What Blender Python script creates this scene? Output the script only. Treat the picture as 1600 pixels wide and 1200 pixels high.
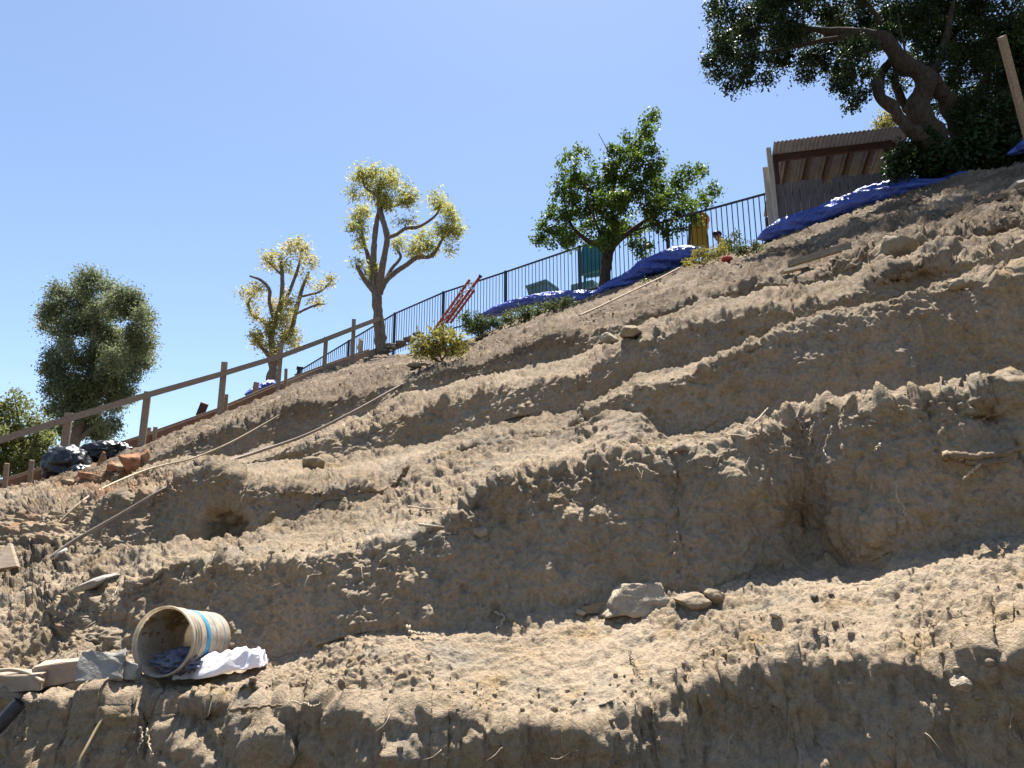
import bpy, math
import numpy as np
from mathutils import Vector, Matrix

# ------------------------------------------------------------------ camera, sky, sun, exposure
for o in list(bpy.data.objects):
    bpy.data.objects.remove(o)
scene = bpy.context.scene
COL = scene.collection
FPX = 1156.0                      # focal length in pixels of the 1600 x 1200 photograph
PITCH = math.radians(13.7)
EYE = 1.6
cam_data = bpy.data.cameras.new('camera')
cam = bpy.data.objects.new('camera', cam_data)
COL.objects.link(cam)
cam_data.sensor_width = 36.0
cam_data.lens = 36.0 * FPX / 1600.0
cam_data.clip_start = 0.05
cam_data.clip_end = 4000.0
cam.location = (0, 0, EYE)
cam.rotation_euler = (math.pi / 2 + PITCH, 0, 0)
scene.camera = cam

SUN_AZ = math.radians(6.0)        # to the right of straight ahead
SUN_EL = math.radians(71.0)
world = bpy.data.worlds.new('World')
scene.world = world
world.use_nodes = True
wn = world.node_tree.nodes
wl = world.node_tree.links
sky = wn.new('ShaderNodeTexSky')
sky.sky_type = 'NISHITA'
sky.sun_disc = False
sky.sun_elevation = SUN_EL
sky.sun_rotation = SUN_AZ
sky.altitude = 100.0
sky.air_density = 1.0
sky.dust_density = 0.6
sky.ozone_density = 2.0
bg = wn['Background']
bg.inputs['Strength'].default_value = 0.067
wl.new(sky.outputs['Color'], bg.inputs['Color'])

sun_data = bpy.data.lights.new('sun', 'SUN')
sun_data.energy = 5.0
sun_data.angle = math.radians(0.53)
sun_data.color = (1.0, 0.965, 0.90)
sun = bpy.data.objects.new('sun', sun_data)
COL.objects.link(sun)
sdir = Vector((math.sin(SUN_AZ) * math.cos(SUN_EL), math.cos(SUN_AZ) * math.cos(SUN_EL), math.sin(SUN_EL)))
sun.rotation_euler = sdir.to_track_quat('Z', 'Y').to_euler()
sun.location = (0, 0, 30)

scene.view_settings.view_transform = 'Standard'
scene.view_settings.look = 'None'
scene.view_settings.gamma = 1.0
scene.view_settings.use_curve_mapping = False
scene.view_settings.exposure = 1.60
scene.cycles.max_bounces = 8

# ------------------------------------------------------------------ helpers
CP, SP = math.cos(PITCH), math.sin(PITCH)
rng = np.random.default_rng(7)


def P(px, py, zc):
    """a point of the place from its photo pixel and its depth along the view axis (metres)"""
    px = np.asarray(px, float); py = np.asarray(py, float); zc = np.asarray(zc, float)
    xc = (px - 800.0) / FPX * zc
    yc = (600.0 - py) / FPX * zc
    return np.stack([xc, zc * CP - yc * SP, EYE + zc * SP + yc * CP], -1)


def project(v):
    v = np.asarray(v, float)
    zc = v[..., 1] * CP + (v[..., 2] - EYE) * SP
    yc = (v[..., 2] - EYE) * CP - v[..., 1] * SP
    return 800 + FPX * v[..., 0] / zc, 600 - FPX * yc / zc, zc


def tag(o, label=None, cat=None, group=None, kind=None):
    if label: o['label'] = label
    if cat: o['category'] = cat
    if group: o['group'] = group
    if kind: o['kind'] = kind
    return o


def empty(name, loc, label=None, cat=None, group=None):
    o = bpy.data.objects.new(name, None)
    COL.objects.link(o)
    o.location = Vector([float(c) for c in loc])
    o.empty_display_size = 0.2
    return tag(o, label, cat, group)


def link(name, me, parent=None):
    """link a mesh given in world coordinates; a child keeps its place"""
    o = bpy.data.objects.new(name, me)
    COL.objects.link(o)
    if parent is not None:
        o.parent = parent
        m = Matrix.Identity(4)
        p = parent
        while p is not None:
            m = Matrix.Translation(-p.location) @ m
            p = p.parent
        o.matrix_parent_inverse = m
    return o


def mesh(name, verts, faces, mat, parent=None, smooth=True):
    me = bpy.data.meshes.new(name)
    verts = np.asarray(verts, np.float32).reshape(-1, 3)
    if isinstance(faces, np.ndarray):
        k = faces.shape[1]
        nf = len(faces)
        me.vertices.add(len(verts))
        me.vertices.foreach_set('co', verts.ravel())
        me.loops.add(nf * k)
        me.loops.foreach_set('vertex_index', faces.astype(np.int32).ravel())
        me.polygons.add(nf)
        me.polygons.foreach_set('loop_start', np.arange(0, nf * k, k, dtype=np.int32))
        me.update(calc_edges=True)
    else:
        me.from_pydata([tuple(map(float, v)) for v in verts], [], [tuple(map(int, f)) for f in faces])
        me.update()
    me.materials.append(mat)
    if smooth:
        me.polygons.foreach_set('use_smooth', np.ones(len(me.polygons), bool))
    return link(name, me, parent)


class MB:
    """collects several shapes of ONE part into one mesh"""
    def __init__(s):
        s.v = []; s.f = []; s.n = 0

    def add(s, v, f):
        v = np.asarray(v, float).reshape(-1, 3)
        s.v.append(v)
        s.f += [tuple(int(i) + s.n for i in q) for q in f]
        s.n += len(v)
        return s

    def build(s, name, mat, parent=None, smooth=False):
        return mesh(name, np.concatenate(s.v), s.f, mat, parent, smooth)


def unit(v):
    v = np.asarray(v, float)
    return v / max(1e-9, np.linalg.norm(v))


def beam(p0, p1, w, h, side=None):
    """box from p0 to p1; w along the 'side' direction, h across it"""
    p0 = np.asarray(p0, float); p1 = np.asarray(p1, float)
    d = unit(p1 - p0)
    if side is None:
        side = np.cross(d, (0, 0, 1)) if abs(d[2]) < 0.95 else np.array((1.0, 0, 0))
    side = np.asarray(side, float)
    side = unit(side - d * side.dot(d))
    up = np.cross(side, d)
    v = []
    for p in (p0, p1):
        for a, b in ((-1, -1), (1, -1), (1, 1), (-1, 1)):
            v.append(p + side * a * w / 2 + up * b * h / 2)
    f = [(0, 1, 2, 3), (7, 6, 5, 4), (0, 4, 5, 1), (1, 5, 6, 2), (2, 6, 7, 3), (3, 7, 4, 0)]
    return np.array(v), f


def smooth_path(pts, n):
    """Catmull-Rom through the points (any number of columns)"""
    pts = np.asarray(pts, float)
    if len(pts) == 2:
        t = np.linspace(0, 1, n)[:, None]
        return pts[0] * (1 - t) + pts[1] * t
    q = np.vstack([2 * pts[0] - pts[1], pts, 2 * pts[-1] - pts[-2]])
    out = []
    for u in np.linspace(0, len(pts) - 1 - 1e-6, n):
        i = int(u); t = u - i
        a, b, c, d = q[i], q[i + 1], q[i + 2], q[i + 3]
        out.append(0.5 * (2 * b + (c - a) * t + (2 * a - 5 * b + 4 * c - d) * t * t + (3 * b - a - 3 * c + d) * t ** 3))
    return np.array(out)


def tube(pts, rad, sides=8, caps=True):
    pts = np.asarray(pts, float)
    n = len(pts)
    rad = np.broadcast_to(np.asarray(rad, float), (n,))
    tan = np.gradient(pts, axis=0)
    v = []
    ref = np.array((0.31, 0.2, 0.93))
    for i in range(n):
        t = unit(tan[i])
        if abs(t.dot(ref)) > 0.97: ref = unit(np.array((0.9, 0.1, 0.2)))
        a = unit(np.cross(t, ref)); b = np.cross(t, a)
        ref = unit(np.cross(a, t)) if i else ref
        ang = np.arange(sides) * 2 * math.pi / sides
        v.append(pts[i] + rad[i] * (np.cos(ang)[:, None] * a + np.sin(ang)[:, None] * b))
    v = np.concatenate(v)
    f = []
    for i in range(n - 1):
        for j in range(sides):
            k = (j + 1) % sides
            f.append((i * sides + j, i * sides + k, (i + 1) * sides + k, (i + 1) * sides + j))
    if caps:
        f.append(tuple(range(sides - 1, -1, -1)))
        f.append(tuple((n - 1) * sides + j for j in range(sides)))
    return v, f


# ---- vectorised noise
_pr = np.random.default_rng(11)
PERM = np.concatenate([_pr.permutation(256)] * 3).astype(np.int32)
GRAD = _pr.normal(size=(256, 3)); GRAD /= np.linalg.norm(GRAD, axis=1)[:, None]
GRAD = GRAD.astype(np.float32)
JIT = _pr.random((256, 3)).astype(np.float32)


def perlin(p, seed=0):
    p = np.asarray(p, np.float32) + np.float32(seed * 17.31)
    i = np.floor(p).astype(np.int32); f = p - i
    u = f * f * f * (f * (f * 6 - 15) + 10)
    i &= 255
    out = 0
    for dx in (0, 1):
        wx = u[:, 0] if dx else 1 - u[:, 0]
        hx = PERM[i[:, 0] + dx]
        for dy in (0, 1):
            wy = u[:, 1] if dy else 1 - u[:, 1]
            hy = PERM[hx + ((i[:, 1] + dy) & 255)]
            for dz in (0, 1):
                wz = u[:, 2] if dz else 1 - u[:, 2]
                g = GRAD[PERM[hy + ((i[:, 2] + dz) & 255)]]
                out = out + wx * wy * wz * (g[:, 0] * (f[:, 0] - dx) + g[:, 1] * (f[:, 1] - dy) + g[:, 2] * (f[:, 2] - dz))
    return out * 1.6


def worley(p, seed=0, cell=False):
    """distance to the nearest and second nearest cell points"""
    p = np.asarray(p, np.float32) + np.float32(seed * 9.73)
    i = np.floor(p).astype(np.int32); f = p - i
    f1 = np.full(len(p), 9.0, np.float32); f2 = f1.copy(); cid = np.zeros(len(p), np.int32)
    for dx in (-1, 0, 1):
        for dy in (-1, 0, 1):
            for dz in (-1, 0, 1):
                h = PERM[PERM[PERM[(i[:, 0] + dx) & 255] + ((i[:, 1] + dy) & 255)] + ((i[:, 2] + dz) & 255)]
                q = JIT[h] + np.array((dx, dy, dz), np.float32) - f
                d = np.sqrt((q * q).sum(1))
                cid = np.where(d < f1, h, cid)
                f2 = np.minimum(f2, np.maximum(f1, d)); f1 = np.minimum(f1, d)
    return (f1, f2, JIT[cid, 0] - 0.5) if cell else (f1, f2)


def fbm(p, octaves=4, gain=0.5, seed=0):
    out = 0; a = 1.0
    for k in range(octaves):
        out = out + a * perlin(p * (2.03 ** k), seed + k)
        a *= gain
    return out


# ---- materials
def new_mat(name):
    m = bpy.data.materials.new(name)
    m.use_nodes = True
    nt = m.node_tree
    b = nt.nodes['Principled BSDF']
    return m, nt, b


def noise_node(nt, scale, detail=4.0, rough=0.55, coord=None, dist=0.0):
    n = nt.nodes.new('ShaderNodeTexNoise')
    n.inputs['Scale'].default_value = scale
    n.inputs['Detail'].default_value = detail
    n.inputs['Roughness'].default_value = rough
    n.inputs['Distortion'].default_value = dist
    if coord is not None: nt.links.new(coord, n.inputs['Vector'])
    return n


def ramp(nt, fac, stops):
    r = nt.nodes.new('ShaderNodeValToRGB')
    e = r.color_ramp.elements
    while len(e) < len(stops): e.new(0.5)
    for k, (pos, c) in enumerate(stops):
        e[k].position = pos
        e[k].color = (*c, 1.0) if len(c) == 3 else c
    nt.links.new(fac, r.inputs['Fac'])
    return r


def mix_col(nt, fac, a, b, mode='MIX'):
    m = nt.nodes.new('ShaderNodeMix')
    m.data_type = 'RGBA'; m.blend_type = mode
    if isinstance(fac, float): m.inputs[0].default_value = fac
    else: nt.links.new(fac, m.inputs[0])
    for s, x in ((6, a), (7, b)):
        if isinstance(x, tuple): m.inputs[s].default_value = (*x, 1.0)
        else: nt.links.new(x, m.inputs[s])
    return m.outputs[2]


def bump(nt, b, height, strength=0.5, dist=0.01, prev=None):
    n = nt.nodes.new('ShaderNodeBump')
    n.inputs['Strength'].default_value = strength
    n.inputs['Distance'].default_value = dist
    nt.links.new(height, n.inputs['Height'])
    if prev is not None: nt.links.new(prev, n.inputs['Normal'])
    nt.links.new(n.outputs['Normal'], b.inputs['Normal'])
    return n.outputs['Normal']


def geo_pos(nt):
    return nt.nodes.new('ShaderNodeNewGeometry').outputs['Position']


def simple_mat(name, c0, c1, scale=8.0, rough=0.7, bump_scale=None, bump_s=0.3, bump_d=0.004, spec=0.3, stretch=None, metallic=0.0):
    m, nt, b = new_mat(name)
    co = geo_pos(nt)
    if stretch is not None:
        mp = nt.nodes.new('ShaderNodeMapping')
        mp.inputs['Scale'].default_value = stretch
        nt.links.new(co, mp.inputs['Vector']); co = mp.outputs['Vector']
    n = noise_node(nt, scale, 5.0, 0.6, co)
    r = ramp(nt, n.outputs['Fac'], [(0.3, c0), (0.7, c1)])
    nt.links.new(r.outputs['Color'], b.inputs['Base Color'])
    b.inputs['Roughness'].default_value = rough
    b.inputs['Specular IOR Level'].default_value = spec
    b.inputs['Metallic'].default_value = metallic
    if bump_scale:
        nb = noise_node(nt, bump_scale, 4.0, 0.6, co)
        bump(nt, b, nb.outputs['Fac'], bump_s, bump_d)
    return m


def soil_mat():
    m, nt, b = new_mat('soil')
    co = geo_pos(nt)
    big = noise_node(nt, 0.9, 4.0, 0.6, co, 0.4)
    mid = noise_node(nt, 4.5, 5.0, 0.62, co, 0.3)
    fine = noise_node(nt, 42.0, 4.0, 0.65, co)
    grit = noise_node(nt, 230.0, 2.0, 0.7, co)
    base = ramp(nt, big.outputs['Fac'], [(0.30, (0.232, 0.178, 0.120)), (0.5, (0.290, 0.226, 0.157)), (0.70, (0.338, 0.268, 0.190))])
    # patches of ochre and of grey clay seen in the cut faces
    och = ramp(nt, mid.outputs['Fac'], [(0.53, (0, 0, 0)), (0.70, (0.9, 0.9, 0.9))])
    c = mix_col(nt, och.outputs['Color'], base.outputs['Color'], (0.262, 0.186, 0.100))
    mid2 = noise_node(nt, 2.6, 5.0, 0.6, co, 0.6)
    gry = ramp(nt, mid2.outputs['Fac'], [(0.54, (0, 0, 0)), (0.66, (0.8, 0.8, 0.8))])
    c = mix_col(nt, gry.outputs['Color'], c, (0.220, 0.190, 0.148))
    # litter of old mulch on the upper slope, with clod shade painted on treads
    at = nt.nodes.new('ShaderNodeAttribute'); at.attribute_name = 'mulch_shade'
    mul = nt.nodes.new('ShaderNodeMath'); mul.operation = 'MULTIPLY'
    mm = ramp(nt, fine.outputs['Fac'], [(0.35, (0.25, 0.25, 0.25)), (0.62, (1, 1, 1))])
    nt.links.new(at.outputs['Fac'], mul.inputs[0]); nt.links.new(mm.outputs['Color'], mul.inputs[1])
    c = mix_col(nt, mul.outputs['Value'], c, (0.175, 0.130, 0.092))
    chip = noise_node(nt, 24.0, 5.0, 0.7, co, 0.5)
    cm = ramp(nt, chip.outputs['Fac'], [(0.50, (0, 0, 0)), (0.62, (0.75, 0.75, 0.75))])
    mul2 = nt.nodes.new('ShaderNodeMath'); mul2.operation = 'MULTIPLY'
    nt.links.new(at.outputs['Fac'], mul2.inputs[0]); nt.links.new(cm.outputs['Color'], mul2.inputs[1])
    c = mix_col(nt, mul2.outputs['Value'], c, (0.105, 0.074, 0.052))
    at2 = nt.nodes.new('ShaderNodeAttribute'); at2.attribute_name = 'rust'
    c = mix_col(nt, at2.outputs['Fac'], c, (0.270, 0.135, 0.070))
    sp = ramp(nt, fine.outputs['Fac'], [(0.28, (0.74, 0.72, 0.70)), (0.5, (1.02, 1.02, 1.02)), (0.75, (1.2, 1.19, 1.16))])
    c = mix_col(nt, 1.0, c, sp.outputs['Color'], 'MULTIPLY')
    gr = ramp(nt, grit.outputs['Fac'], [(0.25, (0.80, 0.79, 0.78)), (0.6, (1.05, 1.05, 1.05))])
    c = mix_col(nt, 1.0, c, gr.outputs['Color'], 'MULTIPLY')
    nt.links.new(c, b.inputs['Base Color'])
    b.inputs['Roughness'].default_value = 0.95
    b.inputs['Specular IOR Level'].default_value = 0.12
    vo = nt.nodes.new('ShaderNodeTexVoronoi'); vo.inputs['Scale'].default_value = 75.0
    nt.links.new(co, vo.inputs['Vector'])
    nb = bump(nt, b, chip.outputs['Fac'], 0.45, 0.022)
    mh = nt.nodes.new('ShaderNodeMath'); mh.operation = 'MULTIPLY'
    nt.links.new(chip.outputs['Fac'], mh.inputs[0]); nt.links.new(at.outputs['Fac'], mh.inputs[1])
    nb = bump(nt, b, mh.outputs['Value'], 0.9, 0.07, nb)
    nb = bump(nt, b, fine.outputs['Fac'], 0.65, 0.015, nb)
    inv = ramp(nt, vo.outputs['Distance'], [(0.0, (1, 1, 1)), (0.7, (0, 0, 0))])
    nb = bump(nt, b, inv.outputs['Color'], 0.5, 0.006, nb)
    bump(nt, b, grit.outputs['Fac'], 0.8, 0.007, nb)
    return m


def leaf_mat(name, stops, trans=0.45, gloss=0.35):
    m, nt, b = new_mat(name)
    at = nt.nodes.new('ShaderNodeAttribute'); at.attribute_name = 'tone'
    r = ramp(nt, at.outputs['Fac'], stops)
    nt.links.new(r.outputs['Color'], b.inputs['Base Color'])
    b.inputs['Roughness'].default_value = gloss + 0.15
    b.inputs['Specular IOR Level'].default_value = 0.16
    tr = nt.nodes.new('ShaderNodeBsdfTranslucent')
    hs = nt.nodes.new('ShaderNodeHueSaturation')
    hs.inputs['Hue'].default_value = 0.49; hs.inputs['Saturation'].default_value = 1.1; hs.inputs['Value'].default_value = 1.35
    nt.links.new(r.outputs['Color'], hs.inputs['Color'])
    nt.links.new(hs.outputs['Color'], tr.inputs['Color'])
    mx = nt.nodes.new('ShaderNodeMixShader'); mx.inputs[0].default_value = trans
    nt.links.new(b.outputs['BSDF'], mx.inputs[1]); nt.links.new(tr.outputs['BSDF'], mx.inputs[2])
    nt.links.new(mx.outputs['Shader'], nt.nodes['Material Output'].inputs['Surface'])
    return m


SOIL = soil_mat()
BARK_GREY = simple_mat('bark_grey', (0.11, 0.085, 0.068), (0.24, 0.20, 0.165), 9.0, 0.9, 26.0, 0.8, 0.03, 0.15, (3, 3, 0.6))
BARK_BROWN = simple_mat('bark_brown', (0.038, 0.030, 0.024), (0.105, 0.082, 0.063), 9.0, 0.9, 22.0, 0.9, 0.04, 0.15, (3, 3, 0.7))
WOOD = simple_mat('weathered_lumber', (0.195, 0.140, 0.098), (0.335, 0.255, 0.185), 6.0, 0.8, 60.0, 0.3, 0.003, 0.2, (2.5, 2.5, 9))
WOOD_RED = simple_mat('redwood_board', (0.160, 0.082, 0.050), (0.26, 0.150, 0.090), 5.0, 0.8, 60.0, 0.3, 0.003, 0.2, (1, 1, 8))
PLANK = simple_mat('old_grey_plank', (0.092, 0.085, 0.092), (0.190, 0.175, 0.178), 4.0, 0.85, 50.0, 0.4, 0.004, 0.15, (9, 9, 0.9))
POST_GREY = simple_mat('pale_grey_post', (0.33, 0.30, 0.26), (0.50, 0.46, 0.40), 5.0, 0.85, 50.0, 0.3, 0.003, 0.15, (9, 9, 0.9))
BEAM_DARK = simple_mat('dark_stained_beam', (0.045, 0.024, 0.017), (0.085, 0.046, 0.032), 7.0, 0.7, 50.0, 0.2, 0.003)
TIN = simple_mat('weathered_tin', (0.27, 0.268, 0.272), (0.39, 0.385, 0.385), 5.0, 0.6, None, 0, 0, 0.3)
IRON = simple_mat('black_iron', (0.010, 0.012, 0.018), (0.022, 0.026, 0.036), 20.0, 0.45, None, 0, 0, 0.4)
BRICK = simple_mat('dusty_block', (0.25, 0.195, 0.15), (0.36, 0.285, 0.22), 14.0, 0.95, 70.0, 0.6, 0.006, 0.1)
SLAB = simple_mat('grey_mortar', (0.20, 0.185, 0.165), (0.33, 0.30, 0.255), 12.0, 0.95, 60.0, 0.7, 0.008, 0.1)
STONE = simple_mat('pale_stone', (0.20, 0.16, 0.115), (0.40, 0.335, 0.25), 16.0, 0.92, 55.0, 0.9, 0.012, 0.15)
STONE_BROWN = simple_mat('brown_stone', (0.175, 0.135, 0.092), (0.29, 0.23, 0.16), 14.0, 0.95, 60.0, 0.8, 0.01, 0.1)
RUSTROCK = simple_mat('rust_brown_chunk', (0.16, 0.070, 0.038), (0.34, 0.19, 0.115), 14.0, 0.95, 60.0, 0.8, 0.01, 0.1)
DARKROCK = simple_mat('dark_rock', (0.07, 0.06, 0.052), (0.20, 0.175, 0.15), 9.0, 0.95, 40.0, 0.8, 0.01, 0.1)
ROOT = simple_mat('dry_root', (0.30, 0.235, 0.165), (0.46, 0.38, 0.28), 30.0, 0.9, 90.0, 0.4, 0.003, 0.1)
ROOT_DARK = simple_mat('dark_root', (0.12, 0.085, 0.055), (0.22, 0.165, 0.11), 30.0, 0.9, 90.0, 0.4, 0.003, 0.1)
HOSE = simple_mat('beige_hose', (0.27, 0.21, 0.14), (0.38, 0.30, 0.20), 12.0, 0.7)
PIPE_BROWN = simple_mat('dusty_brown_pipe', (0.15, 0.115, 0.090), (0.27, 0.215, 0.17), 9.0, 0.7)
PIPE_BLACK = simple_mat('black_pipe', (0.012, 0.013, 0.017), (0.05, 0.05, 0.052), 14.0, 0.5, None, 0, 0, 0.4)
CORD = simple_mat('ochre_cord', (0.25, 0.185, 0.095), (0.34, 0.255, 0.14), 20.0, 0.7)
CLOTH_WHITE = simple_mat('white_cloth', (0.66, 0.62, 0.66), (0.80, 0.77, 0.80), 6.0, 0.95, 160.0, 0.2, 0.002, 0.1)
CLOTH_DARK = simple_mat('slate_cloth', (0.085, 0.088, 0.125), (0.20, 0.20, 0.26), 26.0, 0.95, 160.0, 0.3, 0.002, 0.1)
LADDER = simple_mat('red_fibreglass', (0.24, 0.045, 0.024), (0.33, 0.075, 0.04), 9.0, 0.5)
ALU = simple_mat('dull_aluminium', (0.45, 0.45, 0.45), (0.6, 0.6, 0.6), 9.0, 0.4, None, 0, 0, 0.5, None, 0.8)
TEAL = simple_mat('teal_plastic', (0.035, 0.185, 0.225), (0.050, 0.230, 0.275), 3.0, 0.5)
TEAL_GREY = simple_mat('grey_teal_plastic', (0.10, 0.22, 0.26), (0.15, 0.28, 0.32), 3.0, 0.55)
YELLOW = simple_mat('yellow_plastic', (0.42, 0.28, 0.015), (0.50, 0.34, 0.03), 3.0, 0.45)
ORANGE = simple_mat('orange_plastic', (0.70, 0.22, 0.01), (0.75, 0.27, 0.02), 3.0, 0.45)
REDCLOTH = simple_mat('red_cloth', (0.32, 0.045, 0.035), (0.42, 0.08, 0.06), 12.0, 0.85)


def sheet_mat(name, c0, c1, rough, spec, bump_scale, bump_d):
    m, nt, b = new_mat(name)
    co = geo_pos(nt)
    n = noise_node(nt, 6.0, 4.0, 0.6, co)
    r = ramp(nt, n.outputs['Fac'], [(0.3, c0), (0.7, c1)])
    nt.links.new(r.outputs['Color'], b.inputs['Base Color'])
    b.inputs['Roughness'].default_value = rough
    b.inputs['Specular IOR Level'].default_value = spec
    nb = noise_node(nt, bump_scale, 3.0, 0.5, co, 1.2)
    bump(nt, b, nb.outputs['Fac'], 0.6, bump_d)
    return m


TARP = sheet_mat('blue_tarpaulin', (0.028, 0.056, 0.29), (0.050, 0.092, 0.40), 0.42, 0.5, 9.0, 0.06)
BAG = sheet_mat('black_bag_plastic', (0.010, 0.011, 0.013), (0.022, 0.023, 0.026), 0.36, 0.45, 8.0, 0.012)


def bucket_mat():
    m, nt, b = new_mat('dusty_white_bucket_plastic')
    co = geo_pos(nt)
    n = noise_node(nt, 11.0, 5.0, 0.65, co, 0.5)
    n2 = noise_node(nt, 60.0, 3.0, 0.6, co)
    c = ramp(nt, n.outputs['Fac'], [(0.35, (0.55, 0.46, 0.34)), (0.60, (0.74, 0.68, 0.58))]).outputs['Color']
    s = ramp(nt, n2.outputs['Fac'], [(0.3, (0.85, 0.82, 0.78)), (0.6, (1, 1, 1))]).outputs['Color']
    c = mix_col(nt, 1.0, c, s, 'MULTIPLY')
    nt.links.new(c, b.inputs['Base Color'])
    b.inputs['Roughness'].default_value = 0.55
    tr = nt.nodes.new('ShaderNodeBsdfTranslucent')
    nt.links.new(c, tr.inputs['Color'])
    mx = nt.nodes.new('ShaderNodeMixShader'); mx.inputs[0].default_value = 0.55
    nt.links.new(b.outputs['BSDF'], mx.inputs[1]); nt.links.new(tr.outputs['BSDF'], mx.inputs[2])
    nt.links.new(mx.outputs['Shader'], nt.nodes['Material Output'].inputs['Surface'])
    return m


BUCKET = bucket_mat()
MUD = simple_mat('dried_mud', (0.17, 0.115, 0.055), (0.33, 0.235, 0.12), 20.0, 0.95, 60.0, 0.8, 0.008, 0.1)
BAND = simple_mat('blue_print_band', (0.030, 0.16, 0.27), (0.06, 0.22, 0.33), 30.0, 0.6)

# ------------------------------------------------------------------ the ground and the cut hillside
gv = np.array([(-1500, -1500, -0.03), (1500, -1500, -0.03), (1500, 1500, -0.03), (-1500, 1500, -0.03)], float)
GROUND = simple_mat('dark_ground', (0.050, 0.042, 0.028), (0.080, 0.066, 0.044), 0.4, 0.95)
tag(mesh('ground', gv, [(0, 1, 2, 3)], GROUND, smooth=False), kind='structure')

ROWS = {}
ROWS['A_crest'] = [(-700,1254,4.5),(-250,1154,3.8),(0,1109,3.4),(100,1112,3.35),(200,1104,3.3),(300,1109,3.25),(400,1109,3.2),(480,1103,3.2),(560,1108,3.15),(650,1118,3.1),(700,1113,3.1),(780,1123,3.05),(850,1113,3.0),(900,1128,2.97),(950,1108,2.95),(1000,1103,2.95),(1080,1088,2.9),(1150,1063,2.9),(1210,1045,2.85),(1280,1043,2.8),(1360,1026,2.8),(1440,1036,2.75),(1500,1013,2.7),(1600,1001,2.65),(1850,968,2.5),(2300,928,2.4)]
ROWS['B_foot'] = [(-700,1240,5.0),(-250,1110,4.3),(0,1058,3.95),(100,1045,3.9),(200,1040,3.9),(300,1038,3.88),(420,1030,3.8),(500,1020,3.7),(560,1000,3.7),(640,985,3.7),(720,985,3.7),(800,962,3.75),(870,955,3.8),(950,950,3.8),(1050,945,3.8),(1130,930,3.8),(1170,905,3.85),(1230,882,3.98),(1300,880,3.98),(1350,883,3.8),(1400,866,3.7),(1500,858,3.65),(1600,836,3.6),(1850,800,3.5),(2300,740,3.4)]
ROWS['B_crest'] = [(-700,1230,5.8),(-250,1060,5.2),(0,960,4.7),(100,975,4.5),(140,970,4.35),(170,925,4.25),(200,895,4.2),(260,878,4.18),(330,880,4.15),(450,880,4.12),(560,858,4.15),(620,838,4.15),(700,805,4.15),(760,768,4.15),(830,742,4.1),(900,745,4.1),(960,722,4.1),(1000,722,4.1),(1060,710,4.1),(1120,698,4.05),(1200,688,4.0),(1250,672,4.0),(1300,660,4.0),(1350,645,3.95),(1400,640,3.95),(1450,632,3.9),(1500,628,3.9),(1550,618,3.9),(1600,618,3.85),(1850,580,3.8),(2300,520,3.7)]
ROWS['C_foot'] = [(-700,1180,7.0),(-250,1000,7.0),(0,868,6.2),(120,862,5.8),(200,862,5.6),(300,862,5.4),(372,852,5.2),(437,832,5.2),(475,822,5.25),(512,810,5.3),(550,797,5.35),(587,787,5.4),(625,768,5.42),(660,737,5.55),(720,715,5.6),(800,697,5.55),(880,677,5.4),(940,668,5.15),(990,672,5.0),(1050,680,4.95),(1110,674,4.95),(1200,664,4.95),(1270,655,4.95),(1340,640,4.95),(1400,632,4.9),(1500,622,4.9),(1600,612,4.85),(1850,570,4.7),(2300,500,4.6)]
ROWS['C_crest'] = [(-700,1160,7.6),(-250,960,7.8),(0,808,6.9),(100,795,6.4),(180,785,6.1),(250,755,5.9),(300,738,5.75),(337,742,5.6),(375,760,5.5),(425,762,5.5),(487,770,5.55),(537,763,5.6),(560,757,5.6),(587,768,5.55),(622,750,5.6),(650,738,5.6),(720,714,5.65),(800,696,5.6),(880,674,5.5),(930,645,5.4),(960,622,5.35),(1000,605,5.3),(1060,590,5.25),(1100,580,5.2),(1150,558,5.2),(1200,540,5.2),(1240,522,5.2),(1300,508,5.15),(1350,498,5.15),(1420,478,5.1),(1460,462,5.1),(1500,452,5.1),(1560,438,5.05),(1600,432,5.05),(1850,380,4.9),(2300,300,4.8)]
ROWS['D_foot'] = [(-700,1140,8.3),(-250,940,9.0),(0,790,9.0),(100,778,8.6),(180,770,8.2),(250,745,8.0),(300,730,7.9),(360,724,7.9),(420,722,7.8),(460,725,7.7),(480,732,7.6),(512,727,7.5),(550,717,7.4),(600,702,7.3),(650,697,7.1),(700,690,7.0),(760,678,6.8),(800,668,6.7),(880,650,6.5),(940,630,6.35),(1000,600,6.2),(1060,584,6.15),(1100,573,6.1),(1150,550,6.05),(1200,531,6.0),(1250,511,6.0),(1300,498,5.95),(1350,488,5.95),(1400,473,5.9),(1450,455,5.9),(1500,446,5.85),(1570,432,5.8),(1600,424,5.8),(1850,370,5.6),(2300,290,5.5)]
ROWS['D_crest'] = [(-700,1130,8.5),(-250,935,9.3),(0,785,9.4),(180,765,8.6),(300,727,8.3),(420,716,8.1),(460,712,8.0),(480,707,7.95),(500,694,7.9),(550,680,7.8),(595,662,7.7),(625,647,7.55),(650,640,7.45),(680,630,7.35),(740,624,7.2),(780,612,7.1),(860,600,6.85),(920,588,6.7),(950,565,6.6),(1000,542,6.5),(1060,520,6.4),(1110,505,6.35),(1160,495,6.3),(1220,490,6.25),(1280,482,6.2),(1320,470,6.2),(1370,452,6.15),(1400,430,6.15),(1450,420,6.1),(1500,412,6.1),(1550,402,6.05),(1600,388,6.0),(1850,330,5.8),(2300,250,5.7)]
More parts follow.
